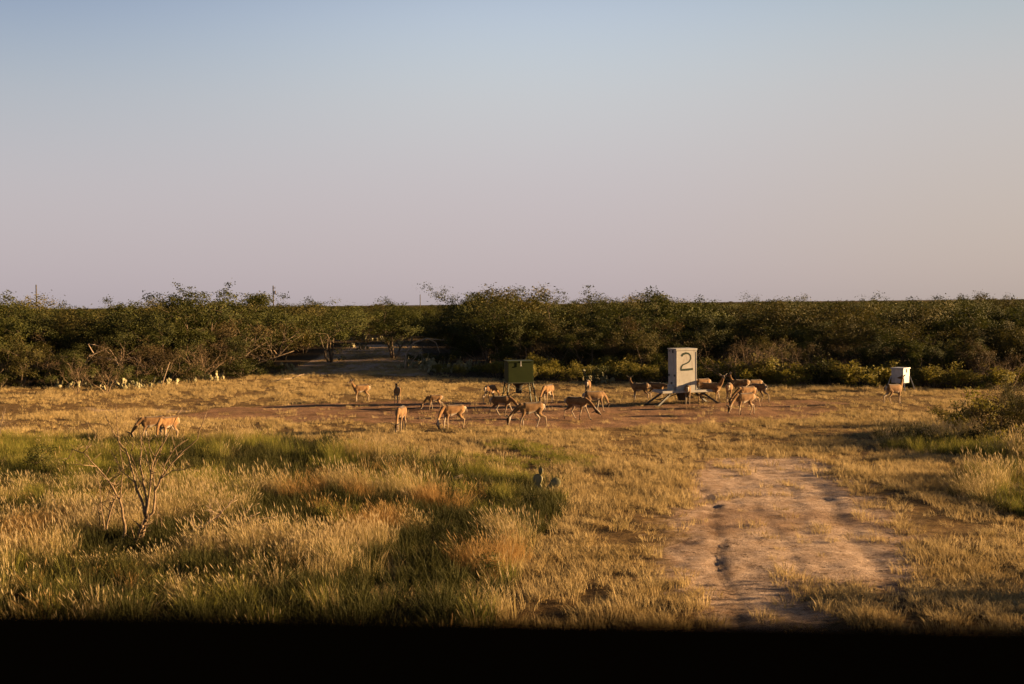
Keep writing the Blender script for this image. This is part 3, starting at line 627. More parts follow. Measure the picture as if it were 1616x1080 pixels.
# ------------------------------------------------------------------ dead wood and bare shrubs in the foreground
def zpx(zx, zy): return 100 + zx * .2407, 640 + zy * .2407
def trace(lists, Y, r0, seed, dy=0.5):
    """branches followed from the photo, each wandering in depth; forks keep their depth"""
    r = random.Random(seed); out = []; memo = {}
    for pts, ra, rb in lists:
        P = []; n = len(pts); slope = r.uniform(-dy, dy); start = memo.get(pts[0], 0.0)
        for i, q in enumerate(pts):
            off = start + slope * i / max(1, n - 1); memo.setdefault(q, off); P.append(at_depth(*zpx(*q), Y + off))
        ra, rb = ra * 1.2, rb * 1.15
        Q, rr = [], []
        for i in range(n - 1):
            for s in range(3):
                t = s / 3; w = P[i].lerp(P[i + 1], t) + Vector((r.gauss(0, .008), r.gauss(0, .02), r.gauss(0, .006))) * (1 if s else 0); Q.append(w); rr.append(ra + (rb - ra) * (i + t) / (n - 1))
        Q.append(P[-1]); rr.append(rb); out.append((Q, rr))
        for k in range(r.randint(7, 12)):                    # thorny side twigs
            i = r.randrange(len(Q) // 3, len(Q) - 1); d = (Q[i + 1] - Q[i]).normalized(); s = Vector((r.gauss(0, 1), r.gauss(0, 1), r.gauss(.2, .5))).normalized()
            L = r.uniform(.1, .32); e = (d * .6 + s * .7).normalized(); m_ = Q[i] + e * L * .5 + Vector((0, 0, r.uniform(0, .04))); out.append(([Q[i], m_, m_ + e * L * .5], [rr[i] * .5, rr[i] * .35, .004]))
    return out
Yb = G(222, 868)[1]
shrub = [([(490, 965), (515, 850), (530, 770), (545, 740)], .042, .034), ([(440, 950), (490, 865), (522, 790)], .026, .02),
  ([(545, 740), (520, 640), (470, 510), (430, 340), (350, 220), (270, 50)], .024, .005), ([(430, 340), (365, 260), (350, 120), (345, 0)], .01, .004),
  ([(545, 740), (540, 580), (505, 400), (510, 250), (505, 160)], .02, .005), ([(545, 740), (560, 600), (575, 450), (600, 340), (690, 180), (780, 10)], .022, .005),
  ([(600, 340), (560, 250), (540, 140)], .009, .004), ([(545, 740), (590, 700), (600, 560), (640, 480), (750, 340), (880, 220), (940, 40)], .024, .005),
  ([(640, 480), (660, 400), (730, 280), (820, 220)], .011, .004), ([(640, 480), (710, 430), (790, 420), (850, 390)], .009, .004),
  ([(540, 580), (470, 420), (440, 330), (460, 250)], .01, .004), ([(575, 450), (540, 300), (480, 120), (465, 0)], .009, .004),
  ([(600, 560), (590, 420), (640, 290), (660, 160)], .010, .004), ([(470, 510), (380, 430), (310, 290)], .009, .004), ([(750, 340), (720, 240), (700, 130)], .007, .003), ([(600, 640), (640, 740), (645, 800)], .007, .004)]
o = link('bare_shrub', tubes_mesh('bare_shrub', trace(shrub, Yb, 1, 4), M['twig'], 7)); tag(o, 'tall leafless fan-shaped shrub with a forked trunk in the left foreground grass', 'shrub')
Yb = G(195, 860)[1]
sh2 = [([(390, 905), (405, 790), (370, 620), (300, 500), (215, 400), (130, 310)], .026, .008), ([(130, 310), (190, 240)], .008, .004), ([(370, 620), (395, 430), (370, 290)], .012, .004), ([(215, 400), (90, 385)], .008, .004),
  ([(300, 500), (345, 520), (380, 490)], .009, .004), ([(285, 830), (300, 730), (330, 630), (345, 600)], .018, .012), ([(270, 820), (250, 690), (240, 550), (220, 440)], .012, .004), ([(238, 790), (230, 700), (240, 640)], .01, .005), ([(345, 600), (300, 560), (270, 670)], .008, .004), ([(300, 500), (400, 430)], .007, .004), ([(130, 310), (60, 290), (0, 380)], .008, .005)]
o = link('bare_shrub', tubes_mesh('low_bare_shrub', trace(sh2, Yb, 1, 9), M['twig'], 7)); tag(o, 'low crooked bare shrub leaning left beside the fan-shaped one', 'shrub')
Yb = G(305, 862)[1]
br = [([(780, 940), (860, 815), (940, 780), (1000, 740), (1080, 660), (1130, 590)], .026, .006), ([(940, 780), (985, 700), (930, 655)], .010, .004), ([(1000, 740), (1040, 700), (1010, 640)], .008, .003), ([(860, 815), (830, 720)], .007, .003)]
o = link('dead_branch', tubes_mesh('dead_branch', trace(br, Yb, 1, 11), M['dead'], 7)); tag(o, 'pale dead branch rising out of the grass right of the bare shrubs', 'branch')
Yb = G(340, 860)[1]
br = [([(1000, 960), (1090, 830), (1250, 750), (1400, 730)], .012, .004), ([(1020, 930), (1130, 790), (1290, 700)], .011, .004), ([(990, 950), (1120, 860), (1290, 800), (1420, 810)], .011, .004), ([(1030, 920), (1160, 840), (1340, 770)], .009, .004), ([(1050, 900), (1180, 740), (1240, 640)], .009, .004)]
o = link('dead_brushwood', tubes_mesh('dead_brushwood', trace(br, Yb, 1, 15, .3), M['dead'], 6)); tag(o, 'arching tangle of thin dead brushwood beside the pale dead branch', 'brushwood')
Yb = G(-20, 740)[1]
br = [([(-480, 430), (-440, 250), (-400, 90), (-380, 20)], .022, .005), ([(-440, 250), (-410, 160), (-370, 120)], .01, .004), ([(-480, 430), (-470, 240), (-420, 40)], .012, .004), ([(-480, 430), (-510, 200), (-480, -20)], .012, .004)]
o = link('bare_shrub', tubes_mesh('edge_bare_shrub', trace(br, Yb, 1, 17), M['bark'], 6)); tag(o, 'thin bare twigs of a shrub cut by the left edge of the photo', 'shrub')
q8 = lambda pts: [((x / 4.04 - 100) / .2407, (440 + y / 4.04 - 640) / .2407) for x, y in pts]
br = [([(490, 670), (530, 560), (600, 480), (690, 440), (750, 520)], .05, .015), ([(540, 660), (560, 560), (640, 500), (740, 520), (770, 590)], .05, .015), ([(560, 600), (640, 540), (740, 545), (850, 500), (920, 560)], .04, .012), ([(440, 670), (420, 560), (430, 500), (400, 495), (320, 500)], .05, .015), ([(500, 650), (580, 590), (680, 570), (760, 575)], .035, .01), ([(450, 660), (400, 560), (330, 560), (290, 600)], .03, .01), ([(600, 480), (560, 415), (650, 435), (700, 480)], .03, .01), ([(520, 600), (560, 500), (640, 460)], .03, .01)]
o = link('fallen_thorn_tree', tubes_mesh('fallen_thorn_tree', trace([(q8(p), a_, b0) for p, a_, b0 in br], G(135, 607)[1], 1, 23, 1.0), M['dead'], 6)); tag(o, 'collapsed dead thorn tree with pale arching limbs at the left brush edge', 'dead tree')
q1 = lambda pts: [((380 + x / 4.25 - 100) / .2407, (440 + y / 4.25 - 640) / .2407) for x, y in pts]
br = [([(1100, 620), (1110, 500), (1160, 430), (1250, 400), (1310, 430), (1335, 500)], .06, .02), ([(1250, 400), (1330, 410), (1390, 415)], .03, .01), ([(1120, 600), (1190, 500), (1230, 450)], .03, .012)]
o = link('dead_branch', tubes_mesh('lane_dead_branch', trace([(q1(p), a_, b0) for p, a_, b0 in br], G(655, 582)[1], 1, 29, .8), M['dead'], 6)); tag(o, 'pale arching dead branch over the prickly pears right of the grassy lane', 'branch')
a, b_ = at_depth(702, 761, G(702, 763)[1]), at_depth(731, 751, G(702, 763)[1] + .05)
o = link('fallen_log', tubes_mesh('fallen_log', [([a + Vector((-.35, 0, -.03)), a, a.lerp(b_, .5) + Vector((0, 0, .015)), b_], [.012, .036, .045, .042]), ([a.lerp(b_, .2), a + Vector((-.05, -.1, .0))], [.02, .008])], M['dead'], 9)); tag(o, 'short bleached log lying in the grass hollow', 'log')
for i, (px, py, L) in enumerate([(255, 612, 1.5), (430, 605, 1.2), (460, 600, .9)]):
    X, Y = G(px, py); d = Vector((rnd.uniform(.3, 1), rnd.uniform(-.3, .3), [1.6, .1, .15][i])).normalized() * L; p = Vector((X, Y, hz(X, Y) + .03))
    o = link('fallen_branch', tubes_mesh('fallen_branch', [([p, p + d * .5 + Vector((0, 0, .04)), p + d], [.035, .028, .01])], M['dead'], 6))
    tag(o, ['pale stick leaning up at the left brush edge', 'pale branch lying flat at the mouth of the lane', 'shorter pale branch lying flat beside the lane mouth'][i], 'branch')

# ------------------------------------------------------------------ feeders
M['green_paint'] = mat_paint('olive_green_paint', (0.020, 0.030, 0.003), (0.028, 0.038, 0.004), (0.016, 0.018, 0.004), 0.7, 0.12)
M['green_steel'] = mat_paint('dark_green_steel', (0.035, 0.04, 0.015), (0.05, 0.05, 0.02), (0.03, 0.02, 0.012), 0.6, 0.3)
M['white_paint'] = mat_paint('chalky_white_paint', (0.38, 0.355, 0.315), (0.47, 0.44, 0.39), (0.20, 0.13, 0.08), 0.65, 0.25, 0.0, 0.9)
M['galv'] = mat_paint('galvanised_sheet', (0.27, 0.28, 0.30), (0.44, 0.44, 0.44), (0.16, 0.15, 0.145), 0.5, 0.4, 0.0, 1.0)
M['dark_metal'] = mat_paint('dark_metal', (0.03, 0.028, 0.025), (0.05, 0.045, 0.04), (0.05, 0.03, 0.02), 0.6, 0.3)
M['digit'] = mat_paint('dark_green_brush_paint', (0.008, 0.022, 0.012), (0.012, 0.03, 0.016), (0.02, 0.03, 0.02), 0.7, 0.2)
M['steel'] = mat_paint('grey_steel', (0.30, 0.28, 0.25), (0.42, 0.39, 0.35), (0.20, 0.14, 0.10), 0.5, 0.4)

# green box feeder: open-legged stand, square hopper with lid, latch and spinner below
X, Y = G(819, 635.5); root = empty('box_feeder', (X, Y, hz(X, Y) - .02), R(12)); Wd, Dp, z0, z1 = 1.20, 0.95, 1.0, 2.02
tag(root, 'olive green box feeder on splayed braced legs among the deer', 'feeder')
link('hopper', boxes_mesh('hopper', [((0, 0, (z0 + z1) / 2), (Wd, Dp, z1 - z0), None)], M['green_paint'], .012), root)
link('lid', boxes_mesh('lid', [((0, 0, z1 + .018), (Wd + .06, Dp + .06, .03), None), ((0, -Dp / 2 - .022, z1 - .012), (Wd + .06, .012, .05), None), ((0, Dp / 2 + .022, z1 - .012), (Wd + .06, .012, .05), None)], M['green_paint'], .004), root)
link('latch', boxes_mesh('latch', [((0, -Dp / 2 - .036, z1 - .10), (.045, .014, .24), None), ((0, -Dp / 2 - .045, z1 - .2), (.07, .02, .05), None)], M['white_paint'], .004), root)
link('rim', boxes_mesh('rim', [((0, s * (Dp / 2 + .004), z0 + .02), (Wd + .03, .03, .05), None) for s in (-1, 1)] + [((s * (Wd / 2 + .004), 0, z0 + .021), (.03, Dp + .03, .05), None) for s in (-1, 1)], M['green_steel'], .004), root)
cn = [(-Wd / 2 + .03, -Dp / 2 + .03), (Wd / 2 - .03, -Dp / 2 + .03), (Wd / 2 - .03, Dp / 2 - .03), (-Wd / 2 + .03, Dp / 2 - .03)]
foot = [(x * 1.28, y * 1.28) for x, y in cn]
for (x1, y1), (x2, y2) in zip(cn, foot): link('leg', boxes_mesh('leg', [bar((x1, y1, z0 + .03), (x2, y2, 0), .055), ((x2, y2, .012), (.14, .14, .02), None)], M['green_steel'], .005), root)
for i in range(4):
    j = (i + 1) % 4; k = .45
    lo = lambda q, t: (cn[q][0] + (foot[q][0] - cn[q][0]) * t, cn[q][1] + (foot[q][1] - cn[q][1]) * t, z0 * (1 - t) + .02)
    link('brace', boxes_mesh('brace', [bar(lo(i, .08), lo(j, .6), .028, .012), bar(lo(i, .6), lo(j, .08), .012, .028)], M['green_steel']), root)
link('spinner', tubes_mesh('spinner', [([(0, 0, z0), (0, 0, z0 - .12), (0, 0, z0 - .3)], [.34, .22, .1]), ([(0, 0, z0 - .28), (0, 0, z0 - .5)], [.15, .15])], M['dark_metal'], 16, False), root)

# grey tower feeder with the painted 2
X, Y = G(1077, 638.5); Wd, Dp, z0, z1 = 1.02, 0.86, 0.62, 2.52
root = empty('tower_feeder', (X, Y, hz(X, Y) - .02), R(18)); tag(root, 'tall off-white tower feeder painted with a big dark 2', 'feeder')
link('hopper', boxes_mesh('tower_hopper', [((0, 0, (z0 + z1) / 2), (Wd, Dp, z1 - z0), None)], M['white_paint'], .02), root)
link('lid', boxes_mesh('tower_lid', [((0, 0, z1 + .02), (Wd + .05, Dp + .05, .036), None), ((0, -Dp / 2 - .018, z1 - .02), (Wd + .05, .012, .06), None)], M['white_paint'], .006), root)
FX = lambda zx: (zx - 680) / 210 * Wd; FZ = lambda zy: z0 + (520 - zy) / 425 * (z1 - z0)
stroke = [(628, 162), (645, 142), (675, 133), (703, 138), (721, 160), (724, 190), (712, 215), (690, 232), (662, 243), (640, 252), (627, 270), (622, 300)]
def ribbon(pts, ws):
    V, F = [], []
    for i, (x, z) in enumerate(pts):
        a = pts[max(i - 1, 0)]; b = pts[min(i + 1, len(pts) - 1)]; dx, dz = b[0] - a[0], b[1] - a[1]; q = math.hypot(dx, dz); nx_, nz_ = -dz / q, dx / q; w = ws[i] / 2
        for yy in (-Dp / 2 - .001, -Dp / 2 - .005):
            V += [(x + nx_ * w, yy, z + nz_ * w), (x - nx_ * w, yy, z - nz_ * w)]
    n = len(pts)
    for i in range(n - 1):
        a, b = 4 * i, 4 * i + 4; F += [(a + 2, a + 3, b + 3, b + 2), (a, b, b + 1, a + 1), (a, a + 2, b + 2, b), (a + 1, b + 1, b + 3, a + 3)]
    F += [(0, 1, 3, 2), (4 * n - 4, 4 * n - 2, 4 * n - 1, 4 * n - 3)]
    return V, np.array(F)
v1, f1 = ribbon([(FX(a), FZ(b)) for a, b in stroke], [.10, .10, .09, .075, .06, .055, .055, .055, .06, .065, .07, .075])
v2, f2 = ribbon([(FX(a), FZ(b) - .001) for a, b in [(620, 301), (650, 301), (700, 299), (746, 295)]], [.085, .09, .10, .095])
v2 = [(a, b - .0015, c) for a, b, c in v2]
link('painted_number', mesh_np('painted_number', v1 + v2, [np.concatenate([f1, f2 + len(v1)])], M['digit']), root)
sx = -Wd / 2
link('seam', boxes_mesh('seam', [((0, -Dp / 2 - .004, z0 + .30), (Wd - .04, .012, .03), None), ((Wd / 2 - .02, -Dp / 2 - .005, (z0 + z1) / 2 - .03), (.03, .014, z1 - z0 - .16), None), ((-Wd / 2 + .02, -Dp / 2 - .005, (z0 + z1) / 2 - .03), (.03, .014, z1 - z0 - .16), None)], M['white_paint'], .004), root)
link('latch', boxes_mesh('tower_latch', [((sx - .02, -.1, z1 - .1), (.03, .1, .13), None), ((sx - .02, .25, z1 - .08), (.02, .06, .06), None)], M['dark_metal'], .004), root)
link('side_panel', boxes_mesh('side_panel', [((sx - .015, -.02, z0 + .42), (.02, .66, .52), None)], M['white_paint'], .005), root)
link('hinge', boxes_mesh('hinge', [((sx - .03, s * .28, z0 + .72), (.03, .1, .09), None) for s in (-1, 1)] + [((sx - .03, 0, z0 + .36), (.03, .14, .09), None)], M['dark_metal'], .004), root)
link('control_box', boxes_mesh('control_box', [((sx - .09, -.05, z0 + .14), (.15, .5, .26), None)], M['white_paint'], .02), root)
link('trough', boxes_mesh('trough', [((0, 0, z0 - .035), (2.5, 1.1, .05), None), ((0, -.53, z0 - .0), (2.5, .025, .10), None), ((0, .53, z0 - .0), (2.5, .025, .10), None), ((1.24, 0, z0 + .001), (.025, 1.03, .10), None), ((-1.24, 0, z0 + .001), (.025, 1.03, .10), None)], M['steel'], .005), root)
for s in (-1, 1):
    for q in (-1, 1): link('leg', boxes_mesh('tower_leg', [bar((s * .75, q * .4, z0 - .05), (s * 1.55, q * .62, 0), .08), ((s * 1.56, q * .62, .015), (.2, .16, .025), None)], M['dark_metal'], .006), root)
    link('brace', boxes_mesh('tower_brace', [bar((s * .62, -.42, z0 - .06), (s * .62, .42, z0 - .06), .06), bar((s * 1.2, -.5, .25), (s * 1.2, .5, .25), .03), bar((s * .1, -.2, z0 - .06), (s * 1.2, 0, .25), .04)], M['dark_metal']), root)
link('feed_chute', tubes_mesh('feed_chute', [([(0, 0, z0 - .05), (0, 0, .3), (0, 0, .18)], [.34, .22, .2])], M['dark_metal'], 14, False), root)

# small white feeder at the brush edge
X, Y = G(1421, 617); Wd, z0, z1 = .66, .42, 1.14
root = empty('small_feeder', (X, Y, hz(X, Y)), R(43)); tag(root, 'small white metal box feeder on thin legs at the right brush edge', 'feeder')
link('hopper', boxes_mesh('small_hopper', [((0, 0, (z0 + z1) / 2), (Wd, Wd, z1 - z0), None)], M['galv'], .01), root)
link('lid', boxes_mesh('small_lid', [((0, 0, z1 + .03), (Wd + .07, Wd + .07, .07), None)], M['galv'], .012), root)
link('latch', boxes_mesh('small_latch', [((0, -Wd / 2 - .015, z1 - .1), (.05, .02, .17), None)], M['dark_metal'], .004), root)
for q in (-1, 1):
    for s in (-1, 1): link('leg', boxes_mesh('small_leg', [bar((s * (Wd / 2 + .01), q * (Wd / 2 + .01), z0 + .34), (s * (Wd / 2 + .2), q * (Wd / 2 + .2), 0), .04)], M['galv'], .004), root)

# ------------------------------------------------------------------ utility poles far off
M['pole'] = mat_bark('weathered_pole_wood', (0.05, 0.045, 0.04), (0.11, 0.095, 0.08), 3)
def pole(px, ytop, Y, label, arm):
    p = at_depth(px, ytop, Y); root = empty('utility_pole', (p.x, Y, 0)); tag(root, label, 'pole')
    link('post', tubes_mesh('post', [([(0, 0, -.5), (0, 0, p.z)], [.2, .15])], M['pole'], 10), root)
    if arm:
        link('transformer', tubes_mesh('transformer', [([(.45, 0, p.z - 2.2), (.45, 0, p.z - 1.3)], [.2, .2]), ([(0, 0, p.z - 1.6), (.45, 0, p.z - 1.6)], [.05, .05]), ([(.45, 0, p.z - .8), (.45, 0, p.z - .3)], [.07, .07]), ([(0, 0, p.z - .6), (.45, 0, p.z - .6)], [.05, .05])], M['pole'], 8), root)
    else: link('cap', tubes_mesh('cap', [([(0, 0, p.z), (0, 0, p.z + .25), (0, 0, p.z + .3)], [.16, .10, .03])], M['pole'], 8), root)
pole(57, 451, 285, 'slim wooden utility pole above the brush at far left', False)
pole(431, 451, 285, 'wooden utility pole with a small fitting above the brush, left of centre', True)
pole(663, 466, 480, 'tiny distant pole top right of the grassy lane', False)

# ------------------------------------------------------------------ deer
def deer_mesh(name, neck, hd, swing=(0, 0, 0, 0), ear=1.0, tail=(-.1, -1), girth=1.0, bend=(0, 0, 0, 0)):
    """one continuous body: lofted trunk, jointed legs, neck, head, ears and tail fused into one skin. x forward, z up"""
    V, Fq, Ft = [], [], []; segs = []
    def add(pts, rad, part, k=12):
        tube(V, Fq, Ft, pts, rad, k)
        for i in range(len(pts) - 1):
            f = lambda r: r if not isinstance(r, tuple) else max(r)
            segs.append((Vector(pts[i]), Vector(pts[i + 1]), f(rad[i]), f(rad[i + 1]), part))
    T = [(-.475, .785, .06, .05), (-.44, .77, .13, .10), (-.36, .755, .175, .14), (-.23, .745, .168, .145), (-.05, .715, .19, .162), (.12, .695, .215, .165), (.24, .705, .215, .145), (.33, .725, .17, .11), (.39, .74, .08, .06)]
    add([(x, 0, z) for x, z, a, b in T], [(a * (.5 + .5 * girth), b * girth) for x, z, a, b in T], 'trunk', 16)
    def leg(pts, rad, y, sw, bd, part):
        hx, hz_ = pts[0]; P = []; c, s = math.cos(R(sw)), math.sin(R(sw))
        for i, (x, z) in enumerate(pts):
            if i >= 3 and bd: x += bd * (i - 2) * .05; z += abs(bd) * (i - 2) * .03
            dx, dz = x - hx, z - hz_; P.append((hx + dx * c - dz * s * -1 * -1, y * (1 - .12 * i / 5), hz_ + dx * s + dz * c))
        k = hz_ / max(1e-3, hz_ - min(p[2] for p in P)) if not bd else 1.0           # hoof back to the ground
        P = [(p[0], p[1], hz_ - (hz_ - p[2]) * k) for p in P]
        add(P, rad, part, 8)
    for q, sd in ((0, 1), (1, -1)):
        leg([(.27, .70), (.24, .53), (.265, .40), (.27, .29), (.265, .10), (.30, .0)], [(.10, .055), (.06, .045), (.034, .03), (.029, .026), (.02, .019), (.026, .02)], sd * .085, swing[q], bend[q], 'leg')
        leg([(-.33, .73), (-.22, .56), (-.30, .45), (-.43, .36), (-.405, .10), (-.365, .0)], [(.13, .065), (.095, .055), (.055, .036), (.033, .027), (.021, .02), (.027, .02)], sd * .09, swing[2 + q], bend[2 + q], 'hleg')
    N = [Vector(p) for p in neck]
    add([Vector((.30, 0, .76))] + N, [(.15, .10)] + [(a, a * .72) for a in np.linspace(1, 0, len(N)) ** 1.5 * .055 + .052], 'neck', 12)
    h = Vector(hd).normalized(); b = N[-1] - h * .03
    add([b - h * .02, b + h * .05, b + h * .12, b + h * .19, b + h * .25, b + h * .27], [(.055, .05), (.080, .062), (.070, .052), (.044, .037), (.036, .034), (.02, .02)], 'head', 12)
    sdv = h.cross(Vector((0, 0, 1))); sdv = sdv.normalized() if sdv.length > .1 else Vector((0, 1, 0))
    upv = sdv.cross(h).normalized()
    if upv.dot(N[-1] - N[-2]) < 0: upv = -upv
    for s in (-1, 1):
        e0 = b + sdv * s * .045 + upv * .045 - h * .0; dr = (sdv * s * .8 + upv * .55 - h * .25 * ear).normalized(); L = .18
        add([e0, e0 + dr * L * .3, e0 + dr * L * .65, e0 + dr * L], [(.018, .024), (.018, .05), (.015, .044), (.008, .012)], 'ear', 8)
    t0 = Vector((-.48, 0, .83)); tv = Vector((tail[0], 0, tail[1])).normalized()
    add([t0, t0 + tv * .08 + Vector((-.03, 0, 0)), t0 + tv * .17 + Vector((-.03, 0, 0)), t0 + tv * .24 + Vector((-.02, 0, 0))], [(.03, .035), (.024, .042), (.022, .036), (.01, .012)], 'tail', 8)
    me = mesh_np('raw', np.concatenate(V), [np.array(Fq), np.array(Ft)], None, True)
    ob = bpy.data.objects.new('raw', me); COL.objects.link(ob)
    m = ob.modifiers.new('r', 'REMESH'); m.mode = 'VOXEL'; m.voxel_size = .0125; m.use_smooth_shade = True
    m = ob.modifiers.new('s', 'SMOOTH'); m.factor = .5; m.iterations = 3
    dg = bpy.context.evaluated_depsgraph_get(); out = bpy.data.meshes.new_from_object(ob.evaluated_get(dg)); out.name = name
    bpy.data.objects.remove(ob); bpy.data.meshes.remove(me)
    # coat: which limb each point belongs to decides its patch of colour
    n = len(out.vertices); P = np.empty(n * 3, np.float32); out.vertices.foreach_get('co', P); P = P.reshape(-1, 3)
    best = np.full(n, 1e9); part = np.zeros(n, int); tt = np.zeros(n); names = ['trunk', 'leg', 'hleg', 'neck', 'head', 'ear', 'tail']
    cnt = {}
    for a, bb, ra, rb, pn in segs:
        a = np.array(a); d = np.array(bb) - a; t = np.clip((P - a) @ d / max(d @ d, 1e-9), 0, 1); q = np.linalg.norm(P - a - t[:, None] * d, axis=1) / (ra + (rb - ra) * t + .012)
        k = q < best; best[k] = q[k]; part[k] = names.index(pn); tt[k] = t[k]
    nz = np.empty(n * 3, np.float32); out.vertex_normals.foreach_get('vector', nz); nz = nz.reshape(-1, 3)
    x, y, z = P.T
    brown = np.array((.31, .165, .062)); dark = np.array((.06, .036, .02)); cream = np.array((.60, .50, .38)); tan = np.array((.58, .43, .27)); black = np.array((.02, .016, .013))
    C = np.tile(brown, (n, 1))
    def mixin(mask, col):
        mk = np.clip(mask, 0, 1)[:, None]; C[:] = C * (1 - mk) + col * mk
    tr = part == 0
    mixin(tr * sm(.82, .91, z) * .75, dark); mixin((tr | (part == 2)) * sm(-.35, -.75, nz[:, 2]) * (z > .42), cream); mixin(tr * sm(.62, .54, z) * .8, cream)
    mixin(sm(-.42, -.465, x) * (np.abs(y) < .075) * (z > .5) * (z < .86) * (part != 6), cream)
    lg = (part == 1) | (part == 2)
    mixin(lg * sm(.5, .3, z) * .8, tan); inner = sm(0, .7, -nz[:, 1] * np.sign(y)); mixin(lg * inner * .8, cream); mixin(lg * sm(.045, .03, z), black)
    hb = np.array(b); ha = np.array(h); s_ = (P - hb) @ ha; uu = (P - hb) @ np.array(upv)
    hdm = part == 4
    mixin(hdm * 1.0, brown * .55); mixin(hdm * sm(.02, .12, s_) * sm(.0, .03, uu) * .8, dark); mixin(hdm * sm(.245, .262, s_), black); mixin(hdm * sm(.2, .225, s_) * sm(.245, .235, s_) * .8, cream); mixin(hdm * sm(-.03, -.055, uu) * .8, cream)
    for s in (-1, 1):
        ep = hb + ha * .085 + np.array(sdv) * s * .052 + np.array(upv) * .022; mixin(sm(.026, .016, np.linalg.norm(P - ep, axis=1)), black)
    em = part == 5; mixin(em * 1.0, dark * 1.3); mixin(em * sm(.1, .5, nz @ ha) * .7, cream)
    mixin((part == 3) * sm(.2, .8, -(nz @ np.array(upv))) * sm(.24, .10, np.linalg.norm(P - hb, axis=1)) * .8, cream)
    tm = part == 6; mixin(tm * 1.0, dark * 1.2); mixin(tm * sm(.2, .6, np.abs(nz[:, 1])) * .9, cream); mixin(tm * sm(-.1, .4, nz[:, 0]), cream)
    at = out.attributes.new('coat', 'FLOAT_COLOR', 'POINT'); c4 = np.ones((n, 4), np.float32); c4[:, :3] = C * ALB; at.data.foreach_set('color', c4.ravel())
    out.materials.clear(); out.materials.append(M['coat'])
    return out
def curve_neck(end, mid, side=0.0, n=5):
    s = Vector((.36, 0, .80)); e = Vector((end[0], side, end[1])); m = Vector((mid[0], side * .35, mid[1]))
    return [s.lerp(m, t).lerp(m.lerp(e, t), t) for t in [i / (n - 1) for i in range(n)]]
POSE = dict(          # neck end, neck bend, sideways, head direction, swing of front and hind legs
  graze=((.76, .30), (.58, .66), 0, (.28, 0, -1), (6, -9, 10, -12)), graze_step=((.80, .34), (.60, .66), 0, (.15, 0, -1), (20, -6, -18, 16)),
  graze_turn=((.70, .28), (.58, .66), .20, (.1, .5, -1), (-8, 8, 6, -10)), reach=((.82, .56), (.58, .72), 0, (.75, .1, -.65), (22, -12, -16, 22)),
  walk_low=((.80, .42), (.60, .68), -.08, (.75, -.2, -.6), (24, -16, 20, -14)), up=((.52, 1.14), (.47, .90), 0, (1, 0, -.22), (2, -6, 8, -10)),
  up_turn=((.49, 1.13), (.47, .90), -.05, (.15, -1, -.15), (4, -5, 6, -8)), up_front=((.47, 1.12), (.45, .90), 0, (1, 0, -.35), (1, -2, 3, -4)),
  up_back=((.47, 1.14), (.46, .92), .06, (-.5, 1, -.1), (12, -10, -14, 16)), feed=((.80, .72), (.60, .82), 0, (.8, 0, -.6), (4, -4, 6, -6)))
def make_deer(pose, r):
    e, m_, sd, hd, sw = POSE[pose]; q = lambda v, a: v + r.uniform(-a, a)
    return deer_mesh('deer', curve_neck((q(e[0], .03), q(e[1], .05)), (q(m_[0], .02), q(m_[1], .03)), q(sd, .07)), (q(hd[0], .15), q(hd[1], .2), q(hd[2], .1)), tuple(q(v, 6) for v in sw), 1.0, (q(-.15, .15), -1), q(1.0, .08))
def deer(px, py, head, pose, size, label):
    X, Y = G(px, py); o = link('deer', make_deer(pose, random.Random(int(px * 7 + py))), None, (X, Y, hz(X, Y) - .01), R(head)); o.scale = (size,) * 3
    tag(o, label, 'deer', 'deer feeding in the clearing'); return o
# px, py = ground below the body; heading: 0 faces right, 90 away, 180 left, 270 towards the camera
deer(241, 699, 206, 'graze', .93, 'deer grazing leftwards behind the fan-shaped bare shrub')
deer(266, 702, 240, 'graze_turn', .93, 'pale deer half turned to the camera close behind its partner at the bare shrub')
deer(570, 634, 208, 'up', .92, 'reddish doe standing broadside with raised head, facing left, left of the churned soil')
deer(627, 637.4, 266, 'up_front', .88, 'dark deer facing straight at the camera with ears spread')
deer(686, 648, 196, 'graze', .72, 'small reddish fawn grazing beside the churned strip of soil')
deer(633, 686, 262, 'graze', 1.0, 'deer grazing head-on towards the camera, in front of the dark alert one')
deer(715, 681, 205, 'graze_turn', 1.0, 'deer grazing left with white throat showing, below the small fawn')
deer(774, 637, 60, 'graze_step', .95, 'dark deer seen from behind, grazing beside the left legs of the green feeder')
deer(792, 661, 352, 'walk_low', .92, 'grey-brown deer stepping right with lowered head just below the green feeder')
deer(838, 681, 198, 'graze_step', 1.05, 'large brown deer grazing left in full profile, nearest below the green feeder')
deer(865, 636, 240, 'graze', .98, 'deer grazing towards the camera right beside the right leg of the green feeder')
deer(928, 627, 80, 'feed', .95, 'pale rump of a deer standing behind the orange pair right of the green feeder')
deer(911, 664, 338, 'walk_low', 1.0, 'brown deer walking right with nose to the ground, front one of the pair')
deer(938, 651, 15, 'graze_turn', 1.0, 'bright orange deer facing right with lowered head, rear one of the pair')
deer(1010, 633, 165, 'up_turn', .95, 'deer standing with raised head at the left end of the tower feeder')
deer(1036, 632, 320, 'feed', .92, 'deer with hidden head eating from the left side of the tower feeder trough')
deer(1085, 639, 82, 'feed', .98, 'deer seen from behind eating under the painted 2')
deer(1108, 625, 200, 'feed', .95, 'deer mostly hidden behind the dark one, eating at the right of the trough')
deer(1122, 638, 348, 'up_turn', 1.08, 'dark shaded deer standing broadside right of the tower feeder with raised head')
deer(1151, 636, 75, 'feed', 1.0, 'orange-lit deer standing close right of the dark shaded one')
deer(1168, 627, 178, 'up', .95, 'deer at the back of the right hand group with raised head looking left')
deer(1190, 626, 200, 'feed', .92, 'deer at the back right of the group with its head stretched forward')
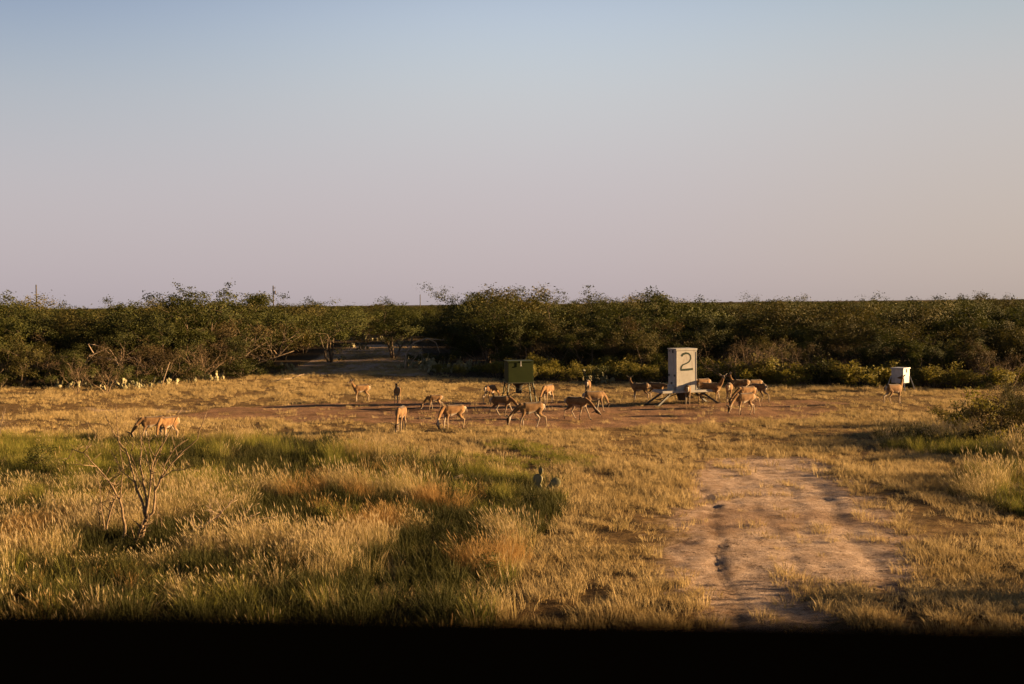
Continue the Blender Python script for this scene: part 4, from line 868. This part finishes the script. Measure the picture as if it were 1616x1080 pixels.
deer(1175, 655, 204, 'graze', 1.0, 'deer grazing left in profile in front of the right hand group')
deer(1178, 644, 206, 'graze_step', 1.02, 'pale-backed deer grazing left, just behind the front one of the right hand group')
deer(1197, 635, 130, 'graze', .95, 'deer showing its pale rump at the far right of the group')
deer(1411, 639, 22, 'up_back', 1.0, 'lone reddish deer walking right in front of the small white feeder, looking back')

# ------------------------------------------------------------------ the hunting blind the photo was taken from
M['blind'] = mat_paint('black_painted_plywood', (0.0008, 0.0008, 0.0008), (0.001, 0.001, 0.001), (0.0012, 0.0011, 0.001), 1.0, 0.0)
d = .46; e = at_depth(808, 966, d); zs = e.z
root = empty('hunting_blind', (0, 0, 0)); tag(root, 'black window ledge of the hunting blind across the bottom of the photo', 'hunting blind')
HW = 1.9; zt = zs - .04; zr = zs + .95; fl = zs - 1.1; bk = -1.5; tilt = Matrix.Rotation(R(1.6), 3, 'Y')
link('window_sill', boxes_mesh('window_sill', [((0, d - .06, zs - .02), (2 * HW - .1, .12, .04), tilt)], M['blind'], .004), root)
link('front_wall', boxes_mesh('front_wall', [((0, d - .05, (fl + zt) / 2 - .03), (2 * HW, .04, zt - fl - .06), None), ((0, d - .05, zr + .2), (2 * HW, .04, .4), None), ((-HW + .03, d - .05, (zt + zr) / 2), (.06, .04, zr - zt), None), ((HW - .03, d - .05, (zt + zr) / 2), (.06, .04, zr - zt), None)], M['blind']), root)
for s in (-1, 1): link('side_wall', boxes_mesh('side_wall', [((s * (HW + .022), (bk + d) / 2 - .03, (fl + zr + .4) / 2), (.04, d - bk, zr + .4 - fl), None)], M['blind']), root)
link('back_wall', boxes_mesh('back_wall', [((0, bk - .022, (fl + zr + .4) / 2), (2 * HW, .04, zr + .4 - fl), None)], M['blind']), root)
link('roof', boxes_mesh('roof', [((0, (bk + d) / 2, zr + .43), (2 * HW + .4, d - bk + .4, .05), None)], M['blind']), root)
link('floor', boxes_mesh('floor', [((0, (bk + d) / 2, fl - .03), (2 * HW + .1, d - bk + .1, .05), None)], M['blind']), root)
for s in (-1, 1):
    for yy in (bk, d - .1): link('post', boxes_mesh('blind_post', [((s * (HW - .1), yy, (fl - .06) / 2 - .1), (.12, .12, fl - .06 + .2), None)], M['bark']), root)
print('trees', ntree)
